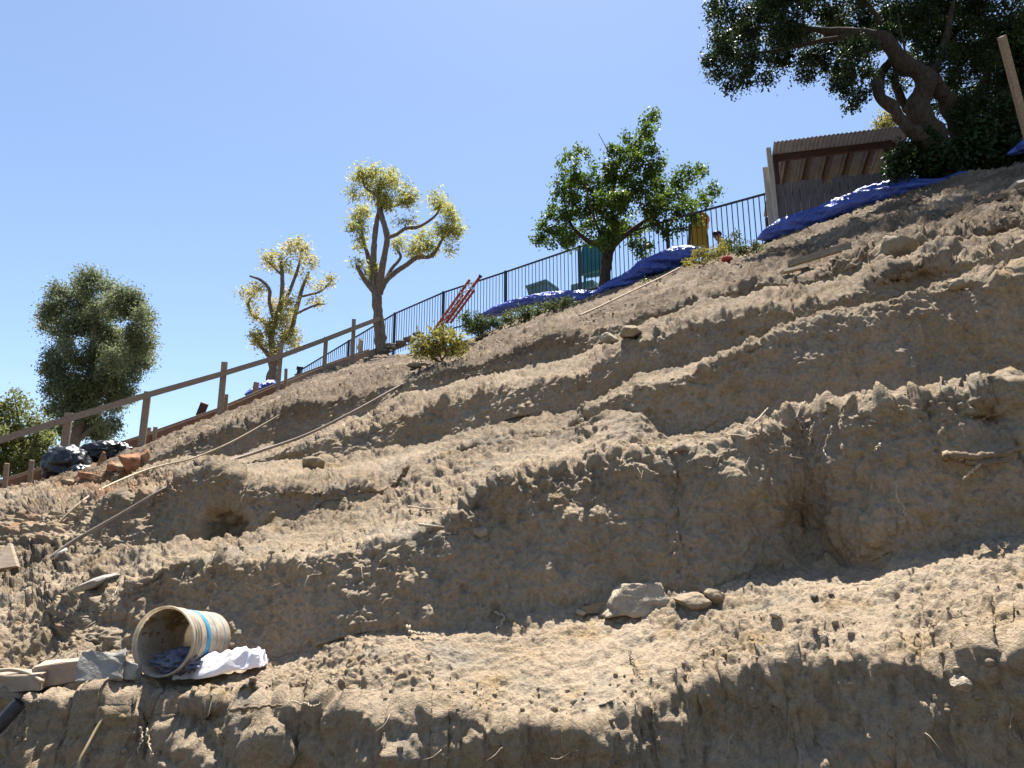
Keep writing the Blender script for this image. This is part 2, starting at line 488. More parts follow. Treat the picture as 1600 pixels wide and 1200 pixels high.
ROWS['E_foot'] = [(-700,1110,8.8),(-250,915,9.9),(0,781,10.2),(180,757,9.6),(230,735,9.4),(300,722,9.3),(357,720,9.2),(400,712,9.1),(425,702,9.0),(475,684,8.9),(512,668,8.9),(550,655,8.8),(587,642,8.7),(625,618,8.6),(680,606,8.5),(760,590,8.3),(800,578,8.2),(860,566,8.0),(930,555,7.8),(970,530,7.7),(1040,497,7.6),(1100,476,7.5),(1200,455,7.3),(1280,446,7.2),(1400,410,7.0),(1500,389,6.9),(1600,362,6.8),(1850,315,6.6),(2300,235,6.5)]
ROWS['E_crest'] = [(-700,1100,9.0),(-250,900,10.2),(0,778,10.6),(180,748,10.1),(230,720,10.0),(270,700,9.9),(300,683,9.8),(350,672,9.7),(407,650,9.6),(435,646,9.5),(470,633,9.5),(500,630,9.4),(525,625,9.4),(565,615,9.3),(600,605,9.2),(640,592,9.1),(700,578,8.95),(760,565,8.8),(800,553,8.65),(860,530,8.4),(930,522,8.2),(1000,498,8.0),(1040,488,7.9),(1100,468,7.8),(1200,448,7.6),(1280,440,7.5),(1340,410,7.4),(1400,402,7.3),(1500,382,7.1),(1600,355,7.0),(1850,295,6.8),(2300,215,6.7)]
ROWS['top'] = [(-700,1050,9.5),(-250,862,11),(0,769,12.5),(46,760,12.8),(92,744,13.1),(150,725,13.6),(217,701,14.3),(280,679,15),(344,653,15.8),(435,615,17.2),(505,583,18.6),(551,569,19.6),(595,556,20.8),(640,556,20.3),(700,546,19.6),(740,531,19.0),(800,503,18.0),(880,477,17.2),(920,467,16.8),(1000,441,16.2),(1060,422,15.5),(1120,407,14.9),(1200,381,14.0),(1280,352,13.3),(1370,321,12.7),(1440,298,12.3),(1520,274,11.9),(1600,256,11.5),(1850,200,10.5),(2300,120,9.5)]

NX_IN = 1040
xs = np.concatenate([np.linspace(-700, -40, 46)[:-1], np.linspace(-40, 1640, NX_IN), np.linspace(1640, 2300, 46)[1:]])
NX = len(xs)


def gsm(a, s):
    k = np.exp(-0.5 * (np.arange(-3 * s, 3 * s + 1) / s) ** 2); k /= k.sum()
    return np.convolve(np.pad(a, 3 * s, mode='edge'), k, 'valid')


def n1(x, scale, seed):
    return perlin(np.stack([x / scale, np.full_like(x, seed * 3.7), np.full_like(x, 0.5)], -1), seed)


W = {}
for k, (nm, pts) in enumerate(ROWS.items()):
    pts = np.array(pts, float)
    y = gsm(np.interp(xs, pts[:, 0], pts[:, 1]), 5)
    z = gsm(np.interp(xs, pts[:, 0], pts[:, 2]), 12)
    if nm != 'top':
        near = np.clip(6.0 / z, 0.4, 1.6)
        amp = 1.0 if 'crest' in nm else 0.5
        y = y + amp * near * (6.0 * n1(xs, 46 * near.mean(), 20 + k) + 1.3 * n1(xs, 17, 40 + k) + 5.0 * n1(xs, 120, 50 + k))
        z = z + amp * (0.07 * n1(xs, 90, 60 + k) + 0.012 * n1(xs, 30, 80 + k))
    else:
        y = y + 1.6 * n1(xs, 60, 33) + 0.8 * n1(xs, 20, 34)
    W[nm] = P(xs, y, z)

def raise_riser(fnm, cnm, cot):
    '''stand the bank on its foot at a steep batter, up to the height the lip reaches'''
    F_, C_ = W[fnm], W[cnm]
    zf = F_[:, 1] * CP + (F_[:, 2] - EYE) * SP; yf = (F_[:, 2] - EYE) * CP - F_[:, 1] * SP
    zc_ = C_[:, 1] * CP + (C_[:, 2] - EYE) * SP; yc_ = (C_[:, 2] - EYE) * CP - C_[:, 1] * SP
    k_ = yc_ / zc_
    h = np.maximum((k_ * zf - yf) / ((CP - cot * SP) - k_ * (cot * CP + SP)), 0.01)
    q = F_.copy()
    q[:, 1] += h * cot; q[:, 2] += h
    return q


sm = lambda a, b: np.clip((xs - a) / (b - a), 0, 1)
slump = lambda sd: 0.16 * np.clip(n1(xs, 150, sd) + 0.25 * n1(xs, 60, sd + 1), -0.6, 1.2)
wB = sm(90, 190)[:, None]
W['B_crest'] = raise_riser('B_foot', 'B_crest', 0.25 + 0.07 * sm(400, 520) * (1 - sm(1080, 1160)) + 0.05 * (1 - sm(300, 420)) + 0.6 * slump(111)) * wB + W['B_crest'] * (1 - wB)
W['C_crest'] = raise_riser('C_foot', 'C_crest', 0.20 + slump(113) + 0.75 * (1 - sm(150, 330)))
W['D_crest'] = raise_riser('D_foot', 'D_crest', 0.28 + slump(115))
W['E_crest'] = raise_riser('E_foot', 'E_crest', 0.34 + slump(117))
foot = W['A_crest'].copy()
foot[:, 2] = -0.06
foot[:, 1] -= 0.36 + 0.18 * n1(xs, 170, 91) + 0.04 * n1(xs, 80, 92)
apron = foot.copy(); apron[:, 1] -= 0.6; apron[:, 2] = -0.08
top = W['top']
drop = np.interp(xs, [-700, 0, 250, 420, 600], [5, 4, 3, 0.5, 0.08])
t1 = top.copy(); t1[:, 1] += 1.0; t1[:, 2] -= 0.06 * drop
t2 = top.copy(); t2[:, 1] += 7.0; t2[:, 2] = np.maximum(t2[:, 2] - drop, 0.0)
t3 = top.copy(); t3[:, 1] += 24.0; t3[:, 2] = np.where(xs > 500, t3[:, 2] - 0.5, np.maximum(t3[:, 2] - 3 * drop - 1.0, -0.1))
t4 = top.copy(); t4[:, 1] += 42.0; t4[:, 2] = -0.2
LINES = [apron, foot, W['A_crest'], W['B_foot'], W['B_crest'], W['C_foot'], W['C_crest'], W['D_foot'], W['D_crest'], W['E_foot'], W['E_crest'], top, t1, t2, t3, t4]
COUNT = [4, 84, 100, 110, 66, 78, 50, 46, 26, 32, 104, 6, 8, 6, 5]
RISER = [0, 1, 0, 1, 0, 1, 0, 1, 0, 1, 0, 0, 0, 0, 0]
grid, ris, band, tt = [], [], [], []
for b in range(len(COUNT)):
    for i in range(COUNT[b]):
        t = i / COUNT[b]
        grid.append(LINES[b] * (1 - t) + LINES[b + 1] * t)
        ris.append(RISER[b]); band.append(b); tt.append(t)
grid.append(LINES[-1]); ris.append(0); band.append(len(COUNT) - 1); tt.append(1.0)
G = np.array(grid)                       # rows x columns x 3
ris = np.array(ris, float); band = np.array(band); tt = np.array(tt)
NR = len(G)
for _ in range(5):                      # round the edges of the cuts
    G[1:-1] = 0.25 * G[:-2] + 0.5 * G[1:-1] + 0.25 * G[2:]
for _ in range(6):
    ris[1:-1] = 0.25 * ris[:-2] + 0.5 * ris[1:-1] + 0.25 * ris[2:]


def grid_normals(G):
    du = np.gradient(G, axis=1); dv = np.gradient(G, axis=0)
    n = np.cross(du, dv)
    n /= np.maximum(1e-9, np.linalg.norm(n, axis=2, keepdims=True))
    return n


N = grid_normals(G)
pxg, pyg, zcg = project(G)


def spot(cx, cy, rx, ry, b=None, hard=1.0):
    d = ((pxg - cx) / rx) ** 2 + ((pyg - cy) / ry) ** 2
    w = np.exp(-1.2 * d ** hard)
    if b is not None:
        w = w * np.isin(band, b)[:, None]
    return w[..., None]


# single features of the cut faces: hollows pushed in, mounds and slumps raised
UPV = np.array((0, 0, 1.0)); INV = np.array((0, 1.0, 0))
G = G + spot(358, 828, 34, 34, [5], 2.2) * INV * 0.26 + spot(335, 850, 26, 14, [5]) * INV * 0.14
G = G + spot(978, 672, 50, 26, [4], 1.6) * UPV * 0.12
G = G + spot(1255, 815, 48, 60, [3], 2.5) * INV * 0.11 + spot(1268, 800, 16, 30, [3], 2.5) * INV * 0.05
G = G - spot(1350, 830, 46, 40, [3]) * INV * 0.10
G = G - spot(1150, 760, 40, 40, [3]) * INV * 0.07
G = G + spot(1055, 810, 30, 90, [3]) * INV * 0.045
G = G - spot(1345, 1190, 90, 85, [1], 1.5) * INV * 0.07
G = G - spot(900, 1130, 60, 55, [1]) * INV * 0.13 - spot(430, 1150, 40, 60, [1]) * INV * 0.10
G = G + spot(300, 1125, 30, 22, [1]) * INV * 0.16 + spot(230, 1150, 24, 40, [1]) * INV * 0.08
G = G + spot(1290, 878, 22, 10, [2]) * UPV * 0.07
G = G - spot(1515, 690, 36, 22, [3]) * INV * 0.02 + spot(1555, 650, 30, 14, [3]) * INV * 0.12
G = G + spot(640, 748, 24, 10, [4, 5]) * UPV * 0.08
G = G + spot(500, 727, 18, 8, [6, 7]) * UPV * 0.06
G = G + spot(1380, 415, 22, 12, [8, 9]) * UPV * 0.10 + spot(1300, 425, 24, 12, [8, 9]) * UPV * 0.05
G = G + spot(1545, 350, 34, 14, [8, 9, 10]) * UPV * 0.13 - spot(1440, 440, 60, 16, [7]) * INV * -0.10
N = grid_normals(G)

pts = G.reshape(-1, 3).astype(np.float32)
nor = N.reshape(-1, 3)
rf = np.repeat(ris, NX).astype(np.float32)
bf = np.repeat(band, NX); tf = np.repeat(tt, NX)
zcf = project(pts)[2].astype(np.float32)
# rough clods along the lips of the cuts and in patches, smoother where the spade scraped
lip = np.zeros(len(pts), np.float32)
for b_ in (1, 3, 5, 7, 9):
    lip = np.maximum(lip, np.where(bf == b_, np.clip(1 - np.abs(tf - 1) / 0.30, 0, 1), 0))
    lip = np.maximum(lip, np.where(bf == b_ + 1, np.clip(1 - tf / 0.42, 0, 1), 0))
upper = np.clip((bf - 9.0) / 1.0, 0, 1).astype(np.float32)
patch = np.clip(0.5 + 1.5 * perlin(pts / 0.62, 3) + 0.5 * perlin(pts / 0.22, 4), 0, 1)
rough_m = np.clip(0.22 + 0.62 * lip * (0.35 + 0.65 * patch) + 0.45 * patch * (1 - rf) + 0.18 * rf, 0.1, 1.2)
left = np.clip((330 - np.repeat(xs[None], NR, 0).reshape(-1)) / 200, 0, 1) * np.isin(bf, [2, 3, 4, 5, 6, 7, 8])
rough_m = np.clip(rough_m + 0.5 * left + 0.28 * (1 - rf) * np.isin(bf, [4, 6, 8, 10]), 0.1, 1.3)
d = 0.085 * perlin(pts / 0.80, 1) + 0.045 * perlin(pts / 0.33, 2)
d *= (0.65 + 0.35 * rf) * np.where(bf >= 10, 0.8, 1.0)
d = d + left * (0.10 * perlin(pts / 0.45, 31) + 0.06 * np.abs(perlin(pts / 0.22, 32)))
# clods
f1, f2 = worley(pts / 0.115, 5)
d = d + rough_m * 0.042 * (np.clip(0.75 - f1, -0.2, 0.75)) * (0.3 + patch)
f1b, f2b = worley(pts / 0.047 + 0.25 * perlin(pts / 0.06, 6)[:, None], 6)
d = d + rough_m * 0.026 * np.clip(0.75 - f1b, -0.2, 0.75)
d = d + rough_m * (0.060 * np.abs(perlin(pts / 0.13, 7)) + 0.034 * np.abs(perlin(pts / 0.058, 8)) + 0.018 * np.abs(perlin(pts / 0.027, 9)) + 0.008 * perlin(pts / 0.013, 10))
d = d + 0.010 * perlin(pts / 0.075, 24) + 0.006 * perlin(pts / 0.036, 25) + 0.0035 * perlin(pts / 0.016, 26)
# scraped, slightly fluted faces with cracks
st = pts * np.array((1 / 0.15, 1 / 0.15, 1 / 0.55), np.float32)
d = d + rf * (1 - lip) * (0.009 * perlin(st, 12) + 0.005 * perlin(st * 2.3, 13))
wq = pts / np.array((0.34, 0.34, 0.28), np.float32) + 0.35 * np.stack([perlin(pts / 0.2, 41), perlin(pts / 0.2, 42), perlin(pts / 0.2, 43)], -1)
g1, g2, gc = worley(wq, 14, True)
h1, h2, hc = worley(pts / 0.10 + 0.45 * np.stack([perlin(pts / 0.07, 44), perlin(pts / 0.07, 45), perlin(pts / 0.07, 46)], -1), 15, True)
crack = np.clip(1 - (g2 - g1) / 0.04, 0, 1) * np.clip(perlin(pts / 0.9, 15) * 2.4 - 0.35, 0, 1)
facet = perlin(wq * 0.9, 16)
d = d - rf * 0.014 * crack + rf * (0.022 * gc * np.clip((g2 - g1) / 0.14, 0, 1) + 0.014 * hc * np.clip((h2 - h1) / 0.14, 0, 1)) + rf * 0.012 * facet
d = d + rf * 0.030 * (np.abs(perlin(pts / 0.27, 47)) - 0.25) + rf * 0.016 * np.abs(perlin(pts / 0.05, 48))
# pits
pit = np.clip(perlin(pts / 0.065, 17) - 0.42, 0, 1)
d = d - rf * 0.05 * pit
# clods on the upper slope grow with distance so that they still read
d = d + upper * (0.040 * np.abs(perlin(pts / 0.26, 18)) + 0.035 * np.clip(perlin(pts / 0.13, 19), 0, 1))
xr = np.repeat(xs[None], NR, 0).reshape(-1)
rub = np.isin(bf, [8, 9, 10]) * np.clip((xr - 900) / 250, 0, 1) * np.clip(1.25 - np.where(bf == 10, tf, 0) * 1.2, 0, 1) * np.clip(0.5 + 1.4 * perlin(pts / 0.8, 51), 0.1, 1.2)
d = d + rub * (0.16 * np.abs(perlin(pts / 0.42, 52)) + 0.10 * np.abs(perlin(pts / 0.19, 53)) + 0.05 * np.abs(perlin(pts / 0.09, 54)) - 0.05)
flat = np.where(bf >= 11, 0.35, 1.0)
pts2 = (pts + nor * (d * flat)[:, None]).astype(np.float32)

idx = np.arange(NR * NX).reshape(NR, NX)
quads = np.stack([idx[:-1, :-1], idx[:-1, 1:], idx[1:, 1:], idx[1:, :-1]], -1).reshape(-1, 4)
hill = mesh('hillside', pts2, quads, SOIL)
tag(hill, kind='structure')
mulch_shade = np.clip(np.clip((bf + tf - 9.2) / 1.4, 0, 1) + 0.35 * np.clip((bf + tf - 4.0) / 1.0, 0, 1) * (1 - rf), 0, 1) * np.clip(0.85 + 0.8 * perlin(pts / 0.9, 21), 0.3, 1)  # litter above; the weaker tint on higher treads stands in for clod self-shadow
pxf, pyf, _ = project(pts2)
rust = np.exp(-(((pxf - 150) / 90) ** 2 + ((pyf - 752) / 26) ** 2)) * np.clip(0.4 + perlin(pts / 0.15, 22), 0, 1) * 0.9
rust = np.maximum(rust, 0.8 * np.exp(-(((pxf - 40) / 60) ** 2 + ((pyf - 815) / 25) ** 2)) * np.clip(0.2 + perlin(pts / 0.12, 23), 0, 1))
for an, av in (('mulch_shade', mulch_shade), ('rust', rust)):
    a = hill.data.attributes.new(an, 'FLOAT', 'POINT')
    a.data.foreach_set('value', av.astype(np.float32))

# look-up of the built surface: depth under a photo pixel, height under a place
ZB = np.full((310, 420), 99.0)
qx = ((pxf + 40) / 4).astype(int); qy = ((pyf + 20) / 4).astype(int)
ok = (qx >= 0) & (qx < 420) & (qy >= 0) & (qy < 310) & (zcf > 0.5)
np.minimum.at(ZB, (qy[ok], qx[ok]), project(pts2)[2][ok])


def zg(px, py):
    qx = int((px + 40) / 4); qy = int((py + 20) / 4)
    w = ZB[max(0, qy - 1):qy + 2, max(0, qx - 1):qx + 2]
    w = w[w < 90]
    return float(np.median(w)) if len(w) else 12.0


def on(px, py, lift=0.0):
    p = P(px, py, zg(px, py))
    p[2] += lift
    return p


def hz(x, y):
    """height of the built surface at a place (nearest column of vertices)"""
    dd = (pts2[:, 0] - x) ** 2 + (pts2[:, 1] - y) ** 2
    k = np.argpartition(dd, 6)[:6]
    return float(pts2[k, 2].max())


# ---- loose clods and crumbs lying on the slope
def ico(sub):
    import bmesh
    bm = bmesh.new()
    bmesh.ops.create_icosphere(bm, subdivisions=sub, radius=1.0)
    v = np.array([q.co[:] for q in bm.verts]); f = np.array([[w.index for w in q.verts] for q in bm.faces])
    bm.free()
    return v, f


IV, IF = ico(1)
IV2, IF2 = ico(2)


def scatter(name, n, pick, smin, smax, power, mat, label, cat, seed):
    r = np.random.default_rng(seed)
    sel = r.choice(pick, n)
    s = smin + (smax - smin) * r.random(n) ** power
    c = pts2[sel] + nor[sel] * (s * 0.25)[:, None]
    v = IV[None] * (1 + 0.32 * r.normal(size=(n, len(IV), 1)).clip(-1.6, 1.6) * 0.6)
    v = v * (0.75 + 0.5 * r.random((n, 1, 3)))
    v = v * s[:, None, None] + c[:, None, :]
    f = (IF[None] + (np.arange(n) * len(IV))[:, None, None]).reshape(-1, 3)
    o = mesh(name, v.reshape(-1, 3), f, mat, smooth=False)
    return tag(o, label, cat, kind='stuff')


inframe = (pxf > -30) & (pxf < 1630) & (pyf < 1210)
nearband = inframe & (bf <= 10) & (bf >= 1)
flatten = np.nonzero(nearband & (nor[:, 2] > 0.55) & (bf <= 8) & (patch > 0.35))[0]
uppick = np.nonzero(inframe & (bf >= 9) & (bf <= 10))[0]
lips = np.nonzero(nearband & (lip > 0.35))[0]
scatter('loose_crumbs', 1000, flatten, 0.0025, 0.009, 4.0, SOIL, 'small soil crumbs lying loose on the dug terraces', 'soil crumbs', 1)
scatter('lip_clods', 1500, lips, 0.003, 0.018, 4.0, SOIL, 'crumbling clods along the lips of the cut banks', 'soil clods', 2)
scatter('slope_litter', 1900, uppick, 0.006, 0.024, 3.0, SOIL, 'clods and litter strewn over the upper slope', 'soil clods', 3)

# ------------------------------------------------------------------ leaves and trees


def add_tone(o, tone, per=4):
    a = o.data.attributes.new('tone', 'FLOAT', 'FACE')
    a.data.foreach_set('value', tone.astype(np.float32))


def leaves(name, centres, L, Wd, mat, parent, droop=0.0, seed=0, spread_dir=None, tone=None, fold=0.25):
    r = np.random.default_rng(seed + 100)
    n = len(centres)
    dirs = r.normal(size=(n, 3))
    if spread_dir is not None: dirs = dirs * 0.75 + spread_dir
    dirs[:, 2] -= droop
    dirs /= np.linalg.norm(dirs, axis=1)[:, None]
    sd = np.cross(dirs, r.normal(size=(n, 3)))
    sd /= np.linalg.norm(sd, axis=1)[:, None]
    nn = np.cross(dirs, sd)
    ln = (L * (0.6 + 0.7 * r.random(n)))[:, None]; wd = (Wd * (0.7 + 0.6 * r.random(n)))[:, None]
    a = centres - dirs * ln * 0.5
    c = centres + dirs * ln * 0.5
    b = centres + sd * wd * 0.5 + nn * wd * fold - dirs * ln * 0.06
    e = centres - sd * wd * 0.5 + nn * wd * fold - dirs * ln * 0.06
    v = np.stack([a, b, c, e], 1).reshape(-1, 3)
    f = np.arange(n * 4).reshape(n, 4)
    o = mesh(name, v, f, mat, parent, smooth=False)
    if tone is None: tone = r.random(n)
    add_tone(o, np.clip(tone, 0, 1))
    o['kind'] = 'stuff'
    return o


def clump_points(clumps, dens, seed, sub=0.16, per=16, shell=0.55):
    """leaf centres in twig clusters spread through each ellipsoid (px, py, depth, rx px, ry px, rz factor)"""
    r = np.random.default_rng(seed)
    C, D, T = [], [], []
    for (px, py, zc, rx, ry, *k) in clumps:
        fz = k[0] if k else 1.0
        fd = k[1] if len(k) > 1 else 1.0
        c = P(px, py, zc)
        ax, az = rx / FPX * zc, ry / FPX * zc
        ay = 0.5 * (ax + az) * fz
        n = max(6, int(dens * fd * (ax * ay + ax * az + ay * az)))
        nk = max(2, n // per)
        u = r.normal(size=(nk, 3)); u /= np.linalg.norm(u, axis=1)[:, None]
        rad = (shell + (1 - shell) * r.random(nk)) * np.where(r.random(nk) < 0.25, r.random(nk), 1.0)
        rad = rad * (0.82 + 0.3 * r.random(nk))
        tw = c + u * rad[:, None] * np.array((ax, ay, az))
        ct = 0.55 * r.random(nk) + 0.45 * r.random()
        for i in range(nk):
            m = max(3, int(per * (0.5 + r.random())))
            q = tw[i] + r.normal(size=(m, 3)) * sub * (0.45 + 0.5 * r.random())
            C.append(q); D.append(np.repeat(u[i][None], m, 0))
            T.append(np.clip(0.55 * ct[i] + 0.45 * r.random(m), 0, 1))
    return np.concatenate(C), np.concatenate(D), np.concatenate(T)


def lobes(clumps, n, f, seed, keep=0.55):
    '''break each clump into smaller lobes so that the crown has an uneven outline and gaps'''
    r = np.random.default_rng(seed)
    out = []
    for (px, py, zc, rx, ry, *k) in clumps:
        fz = k[0] if k else 1.0
        fd = k[1] if len(k) > 1 else 1.0
        out.append((px, py, zc, rx * keep, ry * keep, fz, fd * 0.7))
        for i in range(n):
            a = 2 * math.pi * (i + r.random()) / n
            e = 0.45 + 0.45 * r.random()
            q = f * (0.65 + 0.7 * r.random())
            dz = r.normal() * 0.5 * (rx + ry) / FPX * zc * 0.5
            out.append((px + rx * e * math.cos(a), py + ry * e * math.sin(a), zc + dz, rx * q, ry * q, fz, fd * (0.6 + 0.8 * r.random())))
    return out


def limb(name, pts, mat, parent, sides=8, n=None, wob=0.06, seed=0, world=False):
    """tapered limb; points are (px, py, depth, radius in px)"""
    q = np.array(pts, float)
    w = q[:, :3] if world else P(q[:, 0], q[:, 1], q[:, 2])
    rad = q[:, 3] if world else q[:, 3] / FPX * q[:, 2]
    s = smooth_path(np.column_stack([w, rad]), n or (5 * len(pts)))
    v, f = tube(s[:, :3], np.maximum(s[:, 3], 0.004), sides)
    off = fbm(v / max(0.05, s[:, 3].max() * 1.3), 2, 0.5, seed)
    cen = np.repeat(s[:, :3], sides, 0)
    v = cen + (v - cen) * (1 + wob * 2.2 * off)[:, None]
    return mesh(name, v, f, mat, parent)


def tree(name, label, cat, base, trunk, branches, clumps, dens, L, Wd, lmat, bark, seed, droop=0.0, sub=0.16, per=16, shell=0.55, sides=8, group=None, wob=0.06, crown='crown', lobe=(6, 0.42)):
    if lobe: clumps = lobes(clumps, lobe[0], lobe[1], seed)
    root = empty(name, base, label, cat, group)
    for k, t in enumerate(trunk):
        limb('trunk' if k == 0 else 'stem', t, bark, root, sides + 4, n=7 * len(t), wob=wob * 1.5, seed=seed + k)
    for k, b in enumerate(branches):
        limb('branch', b, bark, root, sides, wob=wob, seed=seed + 20 + k)
    C, D, T = clump_points(clumps, dens, seed, sub, per, shell)
    leaves(crown, C, L, Wd, lmat, root, droop, seed, D * 0.7, T)
    return root


L_LEMON = leaf_mat('citrus_leaf', [(0.0, (0.036, 0.066, 0.014)), (0.6, (0.078, 0.128, 0.024)), (1.0, (0.160, 0.215, 0.040))], 0.42, 0.35)
L_PRUNED = leaf_mat('yellow_green_leaf', [(0.0, (0.150, 0.170, 0.055)), (0.5, (0.310, 0.315, 0.095)), (0.85, (0.460, 0.435, 0.175)), (1.0, (0.52, 0.42, 0.30))], 0.50, 0.4)
L_PRUNED2 = leaf_mat('pale_pink_green_leaf', [(0.0, (0.165, 0.175, 0.065)), (0.5, (0.330, 0.315, 0.115)), (0.8, (0.480, 0.410, 0.220)), (1.0, (0.54, 0.41, 0.30))], 0.50, 0.4)
L_FAR = leaf_mat('grey_green_leaf', [(0.0, (0.085, 0.108, 0.066)), (0.5, (0.165, 0.190, 0.105)), (0.85, (0.255, 0.260, 0.125)), (1.0, (0.34, 0.27, 0.18))], 0.40, 0.4)
L_BUSHFAR = leaf_mat('bright_far_leaf', [(0.0, (0.090, 0.105, 0.040)), (0.6, (0.165, 0.180, 0.065)), (1.0, (0.27, 0.255, 0.115))], 0.42, 0.45)
L_DARK = leaf_mat('dark_evergreen_leaf', [(0.0, (0.015, 0.028, 0.012)), (0.6, (0.029, 0.048, 0.017)), (0.92, (0.055, 0.082, 0.023)), (1.0, (0.12, 0.14, 0.033))], 0.24, 0.35)
L_IVY = leaf_mat('ivy_leaf', [(0.0, (0.015, 0.032, 0.012)), (0.7, (0.030, 0.055, 0.018)), (1.0, (0.06, 0.10, 0.028))], 0.2, 0.35)
L_SHRUB = leaf_mat('olive_yellow_shrub_leaf', [(0.0, (0.085, 0.095, 0.026)), (0.5, (0.190, 0.180, 0.045)), (1.0, (0.33, 0.28, 0.085))], 0.4, 0.45)
L_LOW = leaf_mat('grey_green_shrub_leaf', [(0.0, (0.040, 0.062, 0.026)), (0.6, (0.080, 0.105, 0.042)), (1.0, (0.17, 0.185, 0.075))], 0.32, 0.45)

# --- citrus tree by the iron fence
ZL = 16.7
cl = [(855,365,18,18),(845,375,12,9),(870,340,25,24),(885,300,26,28),(890,262,20,22),(905,240,13,13),(920,320,36,36),(930,282,30,30),(950,340,38,36),(965,255,32,34),(985,295,40,40),(995,226,24,24),(1012,198,14,16),(1021,181,7,7),(1020,255,26,28),(1035,290,30,30),(1030,332,34,30),(1065,302,24,24),(1080,272,13,12),(1096,265,9,7),(1075,330,24,20),(1100,316,16,12),(1115,299,8,8),(985,355,34,28),(945,372,24,16),(900,362,28,22),(1048,358,22,16),(1000,382,20,10),(878,372,20,14),(1005,395,10,12)]
cl = [(a, b, ZL + 0.6 * math.sin(3.1 * k), c, d) for k, (a, b, c, d) in enumerate(cl)]
tree('citrus_tree', 'round leafy green citrus tree standing before the black iron fence', 'tree', P(945, 452, ZL), [
    [(943,462,ZL,10),(945,435,ZL,8.5),(948,410,ZL,8.5),(950,392,ZL,9)]], [
    [(948,395,ZL,5.5),(938,384,ZL,4.5),(918,376,ZL,3.8),(893,352,ZL,2.5),(880,310,ZL,1.3)],
    [(952,395,ZL,6),(964,378,ZL,5),(990,358,ZL,4),(1025,335,ZL,2.8),(1070,318,ZL,1.3)],
    [(950,392,ZL,5.5),(953,365,ZL+.3,4.5),(958,320,ZL+.3,3.5),(965,260,ZL+.3,2.4),(1000,215,ZL+.2,1.3),(1020,182,ZL,0.8)],
    [(956,345,ZL+.3,3),(985,310,ZL,2.3),(1020,260,ZL,1.2)],
    [(948,400,ZL-.1,3.5),(940,372,ZL-.5,2.6),(925,330,ZL-.6,1.8),(912,275,ZL-.5,1.0)],
    [(965,262,ZL,0.9),(948,232,ZL,0.6),(935,208,ZL,0.4)]],
    cl, 1750, 0.085, 0.045, L_LEMON, BARK_BROWN, 3, 0.25, 0.09, 14, 0.4)

# --- tall pruned tree at the end of the wooden rail
ZT = 20.5
z_ = lambda q, z: [(a, b, z + (e[0] if e else 0), r) for (a, b, r, *e) in q]
tree('pruned_tree', 'tall pruned tree with tufted limbs at the end of the wooden rail', 'tree', P(597, 556, ZT), [
    z_([(598,562,11),(596,545,9.6),(593,510,8.6),(589,478,8.0),(588,452,8.6)], ZT)], [
    z_([(586,456,5.5),(572,440,4.5),(564,427,3.8),(557,415,2.4)], ZT),
    z_([(584,452,5,.1),(580,425,4.2,.3),(575,400,3.6,.4),(568,376,2.6,.4),(562,345,1.2,.4)], ZT),
    z_([(587,455,6),(584,420,5.2),(584,390,4.6),(588,352,4.0),(593,325,3.4)], ZT),
    z_([(592,455,6.5),(596,425,5.6,-.2),(602,392,4.8,-.3),(605,370,4.6,-.3),(599,347,4.4,-.2),(594,325,3.8),(592,300,2.6),(596,278,1.3)], ZT),
    z_([(604,372,3.2,-.3),(620,366,3,-.4),(634,357,2.8,-.5),(655,354,2.5,-.5),(682,335,1.8,-.5),(686,315,1,-.5)], ZT),
    z_([(592,458,6),(602,440,4.8,.1),(614,428,4.4,.2),(635,414,4.0,.3),(652,402,3.6,.3),(674,400,3,.3),(690,376,2.2,.3),(700,350,1.2,.3)], ZT),
    z_([(600,440,3,.1),(612,420,2.8,.3),(626,402,2.4,.4),(619,389,1.6,.4)], ZT),
    z_([(596,322,2.4),(617,322,2.0,.1),(632,315,1.7,.1),(643,307,1.1,.1)], ZT),
    z_([(592,308,2.4),(580,300,1.9),(570,292,1.6),(566,276,1)], ZT),
    z_([(672,400,1.8,.3),(678,402,1.4,.3)], ZT)],
    [(565,277,ZT,18,14),(592,280,ZT,26,20),(612,283,ZT,14,15),(585,305,ZT,22,16),(602,318,ZT,16,12),(634,303,ZT,18,18),(640,318,ZT,12,8,1,.6),(552,303,ZT,10,8,1,.4),(560,350,ZT+.4,19,30),(564,385,ZT+.4,9,8,1,.6),(682,315,ZT-.5,14,15),(703,345,ZT+.3,20,26),(710,362,ZT+.3,14,14),(690,362,ZT+.3,12,14),(664,376,ZT+.3,22,20),(648,385,ZT+.3,14,14),(622,383,ZT+.4,13,12),(636,345,ZT-.4,24,8,1,.5),(557,412,ZT,11,8,1,.5),(576,425,ZT,8,12,1,.35),(702,388,ZT+.2,9,12,1,.35),(588,422,ZT,6,12,1,.3)],
    1900, 0.135, 0.030, L_PRUNED, BARK_GREY, 5, 0.55, 0.12, 12, 0.35, wob=0.09)

